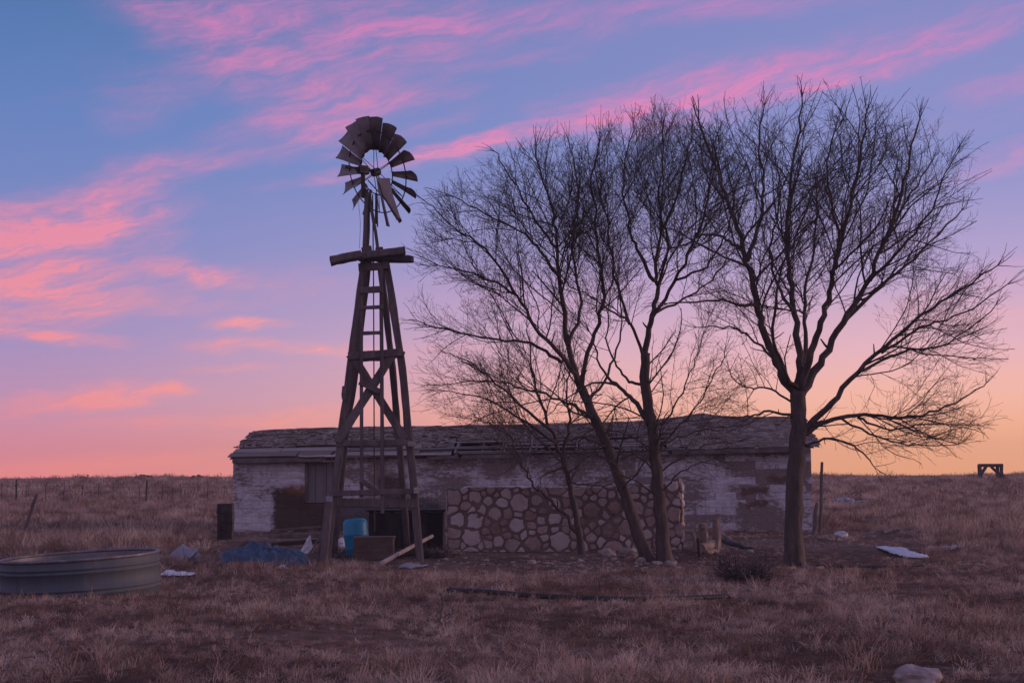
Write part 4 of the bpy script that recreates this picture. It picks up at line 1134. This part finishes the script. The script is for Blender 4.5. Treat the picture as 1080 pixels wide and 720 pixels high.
# ------------------------------------------------------------------ far fence and trestle
fpts = [(2, 529), (17, 529), (27, 528.5), (48, 528.5), (67, 528), (86, 528), (103, 527.5), (119, 527.5), (147, 527), (154, 527), (171, 527), (182, 526.5), (191, 526.5), (219, 526), (236, 526)]
YF = 84.0
f0 = at(120, 527, YF); fe = thing('wire_fence', (f0.x, YF, H(f0.x, YF)), 'thin wire fence with uneven posts crossing the left field', 'fence')
tops = []
for px, py in fpts:
    x = at(px, py, YF).x; z = H(x, YF); thick = px in (17, 154); hgt = 1.32 if thick else random.uniform(1.0, 1.2)
    mb = MB(); mb.tube([V((x, YF, z-.1)), V((x+random.uniform(-.05, .05), YF, z+hgt))], .055 if thick else .018, 6, .1); mb.build('post', 'timber_dark', fe); tops.append((x, z))
mb = MB()
for hz in (.35, .65, .95):
    mb.tube([V((x, YF-.03, z+hz+.01*math.sin(i*3))) for i, (x, z) in enumerate(tops)], .006, 3)
mb.build('wire', 'iron', fe)
YR = 150.0
c = at(1045, 501, YR); gz_ = H(c.x, YR); k = YR/FPX
tr = thing('timber_trestle', (c.x, YR, gz_), 'lone dark timber loading frame standing on the right skyline', 'frame')
ztop = at(1045, 490.5, YR).z
X_ = lambda px: at(px, 500, YR).x
def tb(name, bs):
    mb = MB()
    for a, b_, w in bs: mb.beam(a, b_, w, w, .02, 3)
    mb.build(name, 'timber_dark', tr)
for dy in (0, .35):
    tb('post', [(V((X_(1034), YR+dy, gz_-.2)), V((X_(1034), YR+dy, ztop)), .3)]); tb('post', [(V((X_(1053), YR+dy, gz_-.2)), V((X_(1053), YR+dy, ztop)), .22)]); tb('post', [(V((X_(1057), YR+dy, gz_-.2)), V((X_(1057), YR+dy, ztop)), .22)])
    tb('brace', [(V((X_(1034.5), YR+dy, gz_+.45)), V((X_(1041), YR+dy, ztop-.1)), .2)]); tb('brace', [(V((X_(1046), YR+dy, ztop-.1)), V((X_(1053), YR+dy, gz_+.75)), .2)])
    tb('brace', [(V((X_(1058), YR+dy, gz_+.5)), V((X_(1061.5), YR+dy, gz_)), .2)]); tb('brace', [(V((X_(1034), YR+dy, gz_+.4)), V((X_(1031.5), YR+dy, gz_-.1)), .2)])
    tb('rail', [(V((X_(1033), YR+dy, ztop)), V((X_(1058), YR+dy, ztop)), .32)]); tb('rail', [(V((X_(1053), YR+dy, gz_+.75)), V((X_(1057), YR+dy, gz_+.75)), .16)])

# ------------------------------------------------------------------ grass
def clump(name, n, h, spread, lean, w, seed, curl=.6):
    rr = random.Random(seed); mb = MB()
    for _ in range(n):
        a = rr.uniform(0, 2*PI); r = spread*math.sqrt(rr.random()); b0 = V((math.cos(a)*r, math.sin(a)*r, -.02))
        az = a+rr.gauss(0, .8); out_ = V((math.cos(az), math.sin(az), 0)); hh_ = h*rr.uniform(.4, 1.1); ln_ = lean*rr.uniform(.2, 1.2)
        sd = V((-out_.y, out_.x, 0)); ww = w*rr.uniform(.6, 1.2); vs = []
        tw = rr.uniform(-.6, .6)
        for i, t in enumerate((0, .4, .75)):
            c = b0+out_*(ln_*hh_*t**1.7) + V((0, 0, hh_*(t-curl*.35*t*t*ln_))); e = sd*math.cos(tw*t)+out_*math.sin(tw*t)
            vs += [c-e*ww*(1-.5*t)/2, c+e*ww*(1-.5*t)/2]
        vs.append(b0+out_*(ln_*hh_)+V((0, 0, hh_*(1-curl*.5*ln_))))
        mb.add(vs, [(0, 1, 3, 2), (2, 3, 5, 4), (4, 5, 6)])
    me = bpy.data.meshes.new(name); me.from_pydata(mb.v, [], mb.f); me.materials.append(M['straw'])
    return bpy.data.objects.new(name, me)
gcol = bpy.data.collections.new('grass_clumps')
kinds = [clump('clump_a', 30, .13, .12, 1.3, .0085, 1, 1.0), clump('clump_b', 32, .10, .14, 1.9, .008, 2, 1.0), clump('clump_c', 26, .17, .09, 1.2, .0085, 3, .9),
         clump('clump_d', 44, .06, .18, 2.6, .007, 4, 1.0), clump('clump_e', 22, .32, .09, .8, .009, 5), clump('clump_f', 44, .27, .22, .8, .014, 6, .6), clump('clump_g', 60, .26, .6, .8, .03, 7)]
for o in kinds: gcol.objects.link(o)
rg = np.random.default_rng(4)
P_, S_, R_, K_, T_ = [], [], [], [], []
bcos, bsin = math.cos(-rzb), math.sin(-rzb)
BLK = [(tp.x+d*.3, tp.y+.3, .5) for d in (-2, -1, 0, 1, 2)] + [(dp.x, dp.y, .45), (bx.location.x, bx.location.y-.1, .6)]
for (px, py, r) in ((188, 608, .42), (193, 588, .4), (952, 584, .55), (970, 586, .4), (996, 580, .4), (435, 598, .35), (840, 600, .35), (300, 598, .25), (322, 585, .25), (970, 722, .2)):
    g_ = gnd(px, py); BLK.append((g_.x, g_.y, r))
for k in range(31):
    px = 470+10*k; g_ = gnd(px, 633 if px > 590 else 624+(px-470)*.07); BLK.append((g_.x, g_.y-.1, .09+.07*((k*7) % 3)/2))
def blocked(x, y):
    if any((x-a)**2+(y-b)**2 < r*r for a, b, r in BLK): return True
    if (x-tc_.x)**2+(y-tc_.y)**2 < (rt+(.36 if y < tc_.y else .03))**2: return True
    dx, dy = x-A.x, y-A.y; lx = dx*bcos-dy*bsin; ly = dx*bsin+dy*bcos
    if -.1 < lx < L+.1 and -.02 < ly < D+.1: return True
    if W0.x-.05 < x < W1.x+.05 and YS-.05 < y < YS+.45: return True
    return False
def dirtmask(x, y):
    """bare trodden yard round the wall and trees"""
    px = 540+x/y*FPX
    off = 3.6*(1-sstep(380, 450, px))
    m_ = sstep(24.6+off, 27.2+off, y+.9*mnoise.noise(V((x*.5, y*.5, 0))))*(1-sstep(41, 47, y))
    m_ *= sstep(205, 250, px)*(1-sstep(900, 1010, px))
    return m_
def scatter(y0, y1, density, pick, smin, smax, mx=1.35, tallp=0.0, gap=.38, dirtcut=.75):
    area = .36*mx*(y1*y1-y0*y0); n = int(area*density)
    ys_ = np.sqrt(rg.random(n)*(y1*y1-y0*y0)+y0*y0); xs_ = (rg.random(n)*2-1)*.36*mx*ys_
    for x, y in zip(xs_, ys_):
        x = float(x); y = float(y)
        nz = mnoise.noise(V((x*.55, y*.55, 1.0)))+.5*mnoise.noise(V((x*1.7, y*1.7, 4.0)))
        low = nz < -gap and rg.random() < .85
        dm = dirtmask(x, y)
        if rg.random() < dm*dirtcut: continue
        if blocked(x, y): continue
        big = mnoise.noise(V((x*.3+7, y*.3, 2.0)))
        s = rg.uniform(smin, smax)*(1+.6*big)*(1-.45*dm)
        kk = pick(x, y, big, dm)
        if low and y < 60: kk = int(rg.choice([1, 3])); s *= .72
        elif low: continue
        P_.append((x, y, H(x, y))); S_.append((s, s, s*rg.uniform(.8, 1.25)))
        R_.append((rg.normal(0, .3), rg.normal(0, .3), rg.uniform(0, 2*PI))); K_.append(kk)
        T_.append(float(np.clip((.34 if low else .45)+.65*nz+rg.normal(0, .34), 0, 1)))
near = lambda x, y, b, dm: int(rg.choice([0, 1, 2, 3], p=[.3, .3, .2, .2])) if rg.random() > .02+.03*max(0, b) else 4
def mid(x, y, b, dm):
    if dm > .3: return int(rg.choice([0, 1, 3]))
    side = 1 if (x/y < -.19 or x/y > .215) else 0
    if side and y > 30: return int(rg.choice([0, 2, 4, 5], p=[.3, .3, .2, .2]))
    return int(rg.choice([0, 1, 2, 3, 4], p=[.27, .27, .24, .18, .04]))
scatter(9.0, 20, 95, near, .42, .95, 1.4, gap=.42)
scatter(20, 31, 52, mid, .45, .95, 1.35, gap=.4)
scatter(31, 48, 22, mid, .7, 1.3, 1.3, gap=.36, dirtcut=.7)
scatter(46, 90, 5.5, lambda x, y, b, dm: int(rg.choice([2, 4, 5], p=[.35, .2, .45])), .6, 1.3, 1.2, gap=.45)
scatter(90, 188, .85, lambda x, y, b, dm: int(rg.choice([5, 6], p=[.4, .6])), .7, 1.5, 1.15, gap=.6)
scatter(176, 192, 2.2, lambda x, y, b, dm: 6, .3, .8, 1.15, gap=.9)
# taller growth hugging the tank, the posts and the building
for _ in range(70):
    a = rg.uniform(PI, 2*PI) if rg.random() < .7 else rg.uniform(0, PI); r = rt+.05+abs(rg.normal(0, .12)); x, y = tc_.x+math.cos(a)*r, tc_.y+math.sin(a)*r
    P_.append((x, y, H(x, y))); s = rg.uniform(.6, 1.2); S_.append((s, s, s)); R_.append((0, 0, rg.uniform(0, 6))); K_.append(int(rg.choice([0, 2]))); T_.append(rg.random())
for px, py, n, kk in ((175, 596, 10, 4), (735, 578, 4, 2), (805, 632, 14, 2), (960, 600, 3, 4), (893, 568, 24, 2), (905, 705, 3, 4), (655, 668, 8, 2), (220, 575, 14, 2), (120, 700, 4, 4), (470, 583, 10, 2), (20, 570, 6, 4)):
    for _ in range(n):
        q = gnd(px+rg.normal(0, 9), py+rg.normal(0, 1.5)); P_.append(tuple(q)); s = rg.uniform(.7, 1.2); S_.append((s, s, s)); R_.append((0, 0, rg.uniform(0, 6))); K_.append(kk); T_.append(rg.uniform(.3, 1))
print('GRASS', len(P_))
gm = bpy.data.meshes.new('dry_grass'); gm.from_pydata(P_, [], [])
def attr(nm, typ, data, key):
    a_ = gm.attributes.new(nm, typ, 'POINT'); a_.data.foreach_set(key, np.array(data, dtype=np.float32 if typ != 'INT' else np.int32).ravel())
attr('scl', 'FLOAT_VECTOR', S_, 'vector'); attr('rot', 'FLOAT_VECTOR', R_, 'vector'); attr('pick', 'INT', K_, 'value'); attr('tone', 'FLOAT', T_, 'value')
gm.materials.append(M['straw'])
go = bpy.data.objects.new('dry_grass', gm); COL.objects.link(go); tag(go, 'dry straw coloured prairie grass covering the ground', 'grass', kind='stuff')
ng = bpy.data.node_groups.new('grass_scatter', 'GeometryNodeTree')
ng.interface.new_socket('Geometry', in_out='INPUT', socket_type='NodeSocketGeometry'); ng.interface.new_socket('Geometry', in_out='OUTPUT', socket_type='NodeSocketGeometry')
gi = ng.nodes.new('NodeGroupInput'); gout = ng.nodes.new('NodeGroupOutput'); iop = ng.nodes.new('GeometryNodeInstanceOnPoints')
ci = ng.nodes.new('GeometryNodeCollectionInfo'); ci.inputs['Collection'].default_value = gcol; ci.inputs['Separate Children'].default_value = True; ci.inputs['Reset Children'].default_value = True
def na(nm, dt):
    n = ng.nodes.new('GeometryNodeInputNamedAttribute'); n.data_type = dt; n.inputs['Name'].default_value = nm; return n.outputs['Attribute']
ng.links.new(gi.outputs[0], iop.inputs['Points']); ng.links.new(ci.outputs[0], iop.inputs['Instance']); iop.inputs['Pick Instance'].default_value = True
ng.links.new(na('pick', 'INT'), iop.inputs['Instance Index']); er = ng.nodes.new('FunctionNodeEulerToRotation'); ng.links.new(na('rot', 'FLOAT_VECTOR'), er.inputs[0]); ng.links.new(er.outputs[0], iop.inputs['Rotation'])
ng.links.new(na('scl', 'FLOAT_VECTOR'), iop.inputs['Scale']); ng.links.new(iop.outputs[0], gout.inputs[0])
go.modifiers.new('scatter', 'NODES').node_group = ng

# ------------------------------------------------------------------ sky
SUN_AZ, SUN_EL = 78.0, 5.0
w = bpy.data.worlds.new('World'); scene.world = w; w.use_nodes = True
nt = w.node_tree; nt.nodes.clear(); out = nd(nt, 'ShaderNodeOutputWorld')
tc = nd(nt, 'ShaderNodeTexCoord'); sp = nd(nt, 'ShaderNodeSeparateXYZ'); nt.links.new(tc.outputs['Generated'], sp.inputs[0])
az = mth(nt, 'MULTIPLY', mth(nt, 'ARCTAN2', sp.outputs[0], sp.outputs[1]), 180/PI)
el = mth(nt, 'MULTIPLY', mth(nt, 'ARCSINE', sp.outputs[2]), 180/PI)
def px2ae(px, py):
    d = ray(px, py).normalized(); return math.degrees(math.atan2(d.x, d.y)), math.degrees(math.asin(d.z))
# clear-sky colours by elevation, on the side of the afterglow and away from it
ef = mth(nt, 'DIVIDE', el, 90.0, clamp=True)
E = lambda e: e/90  # stops above the frame are raised to light the ground
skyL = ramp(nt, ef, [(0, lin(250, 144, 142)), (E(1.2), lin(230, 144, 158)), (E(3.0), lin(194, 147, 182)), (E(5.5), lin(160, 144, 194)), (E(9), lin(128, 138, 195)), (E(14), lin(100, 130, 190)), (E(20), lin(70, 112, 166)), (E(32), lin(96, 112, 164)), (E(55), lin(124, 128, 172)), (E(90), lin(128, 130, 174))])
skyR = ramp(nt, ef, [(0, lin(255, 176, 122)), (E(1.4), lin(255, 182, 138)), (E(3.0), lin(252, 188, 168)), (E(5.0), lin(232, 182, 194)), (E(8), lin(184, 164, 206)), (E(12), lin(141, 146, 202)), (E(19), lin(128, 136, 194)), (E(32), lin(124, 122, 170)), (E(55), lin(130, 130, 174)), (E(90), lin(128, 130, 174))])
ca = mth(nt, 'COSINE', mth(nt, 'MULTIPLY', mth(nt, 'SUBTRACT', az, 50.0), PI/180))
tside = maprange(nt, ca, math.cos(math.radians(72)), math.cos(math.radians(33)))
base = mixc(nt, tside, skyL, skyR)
# behind the viewer a rosy twilight belt, added unseen to light the fronts
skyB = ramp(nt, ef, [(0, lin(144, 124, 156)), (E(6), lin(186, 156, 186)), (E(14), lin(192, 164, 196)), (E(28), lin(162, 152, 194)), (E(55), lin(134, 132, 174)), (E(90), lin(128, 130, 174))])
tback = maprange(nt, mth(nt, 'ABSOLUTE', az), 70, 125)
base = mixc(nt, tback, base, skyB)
# drifting cirrus: streaks laid out on the sky by bearing and height, torn by noise
cv = nd(nt, 'ShaderNodeCombineXYZ'); nt.links.new(az, cv.inputs[0]); nt.links.new(el, cv.inputs[1])
def noise3(scale, stretch, detail, amp):
    mp = nd(nt, 'ShaderNodeMapping'); mp.inputs['Scale'].default_value = stretch; nt.links.new(cv.outputs[0], mp.inputs[0])
    n = nd(nt, 'ShaderNodeTexNoise'); setin(n, Scale=scale, Detail=detail, Roughness=.6); nt.links.new(mp.outputs[0], n.inputs['Vector'])
    s1 = nd(nt, 'ShaderNodeVectorMath', operation='SUBTRACT'); nt.links.new(n.outputs['Color'], s1.inputs[0]); s1.inputs[1].default_value = (.5, .5, .5)
    s2 = nd(nt, 'ShaderNodeVectorMath', operation='MULTIPLY'); nt.links.new(s1.outputs[0], s2.inputs[0]); s2.inputs[1].default_value = amp; return s2.outputs[0]
def vadd(a, b):
    s = nd(nt, 'ShaderNodeVectorMath', operation='ADD'); nt.links.new(a, s.inputs[0]); nt.links.new(b, s.inputs[1]); return s.outputs[0]
wv = vadd(vadd(cv.outputs[0], noise3(.22, (.6, 1.4, 1), 3, (3.4, 1.5, 0))), noise3(1.1, (.5, 1.6, 1), 4, (1.0, .55, 0)))
DPP = math.degrees(1/FPX)
clouds = [  # px x, px y, half length, half height, tilt (deg, anticlockwise), strength
 (300, 12, 210, 62, -4, .70), (262, 66, 150, 46, -26, .55), (420, 40, 170, 44, 14, .60), (160, 10, 90, 30, -30, .3), (620, 8, 260, 20, 6, .40), (335, 126, 125, 32, 14, .75), (455, 100, 70, 16, 4, .4), (150, 105, 60, 34, 20, .35),
 (60, 278, 125, 72, 8, .95), (80, 222, 120, 30, 14, .85), (30, 310, 110, 34, -6, .8), (160, 180, 60, 26, 10, .5), (215, 170, 60, 16, 8, .45), (212, 287, 68, 15, -6, 1.2), (110, 235, 90, 14, 16, .6),
 (560, 142, 150, 13, 14, 1.25), (440, 166, 160, 9, 12, .8), (715, 95, 160, 26, 9, .9), (690, 120, 130, 26, 4, .55), (890, 66, 175, 30, 10, .75), (850, 97, 80, 7, 8, .8), (1000, 42, 130, 22, 12, .6), (740, 14, 220, 18, 4, .7), (1060, 85, 60, 14, 10, .4),
 (1050, 165, 80, 18, 15, .55), (1030, 300, 110, 22, 12, .45), (1050, 335, 90, 16, 5, .4), (640, 300, 260, 40, 4, .2),
 (95, 420, 105, 12, 6, 1.9), (165, 408, 42, 8, -2, 1.3), (60, 358, 80, 10, -4, 1.2), (262, 341, 46, 9, 2, 1.25), (240, 365, 50, 11, 4, .9), (325, 369, 65, 9, 2, 1.1), (160, 444, 80, 8, 2, .9), (345, 440, 120, 9, 2, 1.5), (270, 300, 130, 26, 6, .3), (210, 322, 60, 12, 4, .35),
 (90, 330, 40, 5, 0, .5), (130, 490, 130, 12, 3, 1.5), (290, 476, 90, 7, 2, .4), (430, 372, 120, 12, 6, .35), (960, 405, 150, 12, 3, .4), (560, 440, 180, 12, 2, .4), (240, 392, 60, 6, 2, .5), (20, 345, 60, 10, -2, .6), (60, 496, 90, 8, 0, .8), (430, 140, 90, 10, 16, .4), (20, 250, 60, 30, 10, .4), (560, 60, 120, 12, 10, .3), (400, 395, 60, 6, 3, .6)]
tot = None
for (cx, cy, rx, ry, ang, s) in clouds:
    a_, e_ = px2ae(cx, cy)
    mp = nd(nt, 'ShaderNodeMapping', vector_type='TEXTURE'); nt.links.new(wv, mp.inputs[0])
    mp.inputs['Location'].default_value = (a_, e_, 0); mp.inputs['Rotation'].default_value = (0, 0, math.radians(ang)); mp.inputs['Scale'].default_value = (rx*DPP*1.35, ry*DPP*1.35, 1)
    ln = nd(nt, 'ShaderNodeVectorMath', operation='LENGTH'); nt.links.new(mp.outputs[0], ln.inputs[0])
    mk = mth(nt, 'MULTIPLY', maprange(nt, ln.outputs['Value'], 1.0, .0), s)
    tot = mk if tot is None else mth(nt, 'ADD', tot, mk)
# the same thin streaks carry on round the rest of the sky
mp = nd(nt, 'ShaderNodeMapping'); mp.vector_type = 'TEXTURE'; mp.inputs['Scale'].default_value = (18, 4.5, 1); mp.inputs['Rotation'].default_value = (0, 0, math.radians(10)); nt.links.new(wv, mp.inputs[0])
bn = nd(nt, 'ShaderNodeTexNoise'); setin(bn, Scale=1.0, Detail=5, Roughness=.55); nt.links.new(mp.outputs[0], bn.inputs['Vector'])
outside = mth(nt, 'SUBTRACT', 1.0, mth(nt, 'MULTIPLY', maprange(nt, mth(nt, 'ABSOLUTE', az), 34, 24), maprange(nt, el, 30, 21)))
gen = mth(nt, 'MULTIPLY', maprange(nt, bn.outputs['Fac'], .5, .75), mth(nt, 'ADD', .30, mth(nt, 'MULTIPLY', outside, .55)))
tot = mth(nt, 'ADD', tot, gen)
mp = nd(nt, 'ShaderNodeMapping'); mp.vector_type = 'TEXTURE'; mp.inputs['Scale'].default_value = (3.6, .75, 1); mp.inputs['Rotation'].default_value = (0, 0, math.radians(13)); nt.links.new(wv, mp.inputs[0])
fn = nd(nt, 'ShaderNodeTexNoise'); setin(fn, Scale=1.0, Detail=7, Roughness=.62); nt.links.new(mp.outputs[0], fn.inputs['Vector'])
mp = nd(nt, 'ShaderNodeMapping', vector_type='TEXTURE'); mp.inputs['Scale'].default_value = (1.5, .22, 1); mp.inputs['Rotation'].default_value = (0, 0, math.radians(16)); nt.links.new(wv, mp.inputs[0])
f2 = nd(nt, 'ShaderNodeTexNoise'); setin(f2, Scale=1.0, Detail=6, Roughness=.65); nt.links.new(mp.outputs[0], f2.inputs['Vector'])
tex = mth(nt, 'MULTIPLY', maprange(nt, fn.outputs['Fac'], .28, .72, .25, 1.35), maprange(nt, f2.outputs['Fac'], .3, .7, .62, 1.32))
dens = mth(nt, 'MULTIPLY', tot, tex)
dens = mth(nt, 'MULTIPLY', maprange(nt, dens, 0.02, 1.35, 0, .86, False), 1.0, clamp=True)
ccL = ramp(nt, ef, [(0, lin(255, 146, 138)), (E(3), lin(248, 148, 152)), (E(7), lin(246, 146, 156)), (E(9.5), lin(242, 142, 162)), (E(12.5), lin(228, 138, 176)), (E(18), lin(206, 128, 182)), (E(50), lin(150, 105, 160))])
ccR = ramp(nt, ef, [(0, lin(255, 178, 130)), (E(4), lin(255, 190, 165)), (E(8), lin(238, 165, 196)), (E(14), lin(234, 136, 184)), (E(19), lin(200, 130, 190)), (E(50), lin(150, 110, 168))])
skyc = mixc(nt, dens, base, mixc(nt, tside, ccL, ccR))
# below the horizon the sky closes in a plain dusk tone
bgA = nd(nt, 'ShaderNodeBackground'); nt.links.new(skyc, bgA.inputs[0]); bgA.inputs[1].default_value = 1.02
ns = nd(nt, 'ShaderNodeTexSky', sky_type='NISHITA'); ns.sun_disc = False; ns.sun_elevation = math.radians(SUN_EL*.2); ns.sun_rotation = math.radians(SUN_AZ)
bgB = nd(nt, 'ShaderNodeBackground'); nt.links.new(ns.outputs[0], bgB.inputs[0]); bgB.inputs[1].default_value = .006
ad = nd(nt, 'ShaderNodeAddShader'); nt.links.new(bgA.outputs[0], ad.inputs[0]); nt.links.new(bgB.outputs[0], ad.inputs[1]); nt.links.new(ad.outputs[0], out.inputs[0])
w.cycles.sampling_method = 'MANUAL'; w.cycles.sample_map_resolution = 1024

# one weak, broad, warm light: the glow low in the west
sd = bpy.data.lights.new('afterglow_sun', 'SUN'); sd.energy = 1.8; sd.angle = math.radians(14); sd.color = (1.0, .57, .47)
so = bpy.data.objects.new('afterglow_sun', sd); COL.objects.link(so)
dvec = V((math.sin(math.radians(SUN_AZ))*math.cos(math.radians(SUN_EL)), math.cos(math.radians(SUN_AZ))*math.cos(math.radians(SUN_EL)), math.sin(math.radians(SUN_EL))))
so.rotation_euler = dvec.to_track_quat('Z', 'Y').to_euler(); so.location = (60, 10, 12)

# dusty evening air
hz = MB(); hz.box((0, 270, 7.0), (1000, 720, 17.0)); hb = hz.build('haze', None); tag(hb, 'thin dusty evening air over the prairie', 'haze', kind='stuff')
hm, hnt, hout = newmat('haze'); pv = nd(hnt, 'ShaderNodeVolumePrincipled'); pv.inputs['Color'].default_value = (.80, .76, .86, 1); pv.inputs['Density'].default_value = .0006; pv.inputs['Anisotropy'].default_value = .0
hnt.links.new(pv.outputs[0], hout.inputs['Volume']); hb.data.materials.clear(); hb.data.materials.append(hm); hm.cycles.homogeneous_volume = True

scene.view_settings.view_transform = 'Standard'; scene.view_settings.look = 'None'; scene.view_settings.exposure = 0; scene.view_settings.gamma = 1
scene.render.engine = 'CYCLES'; scene.cycles.use_denoising = True; scene.cycles.max_bounces = 6
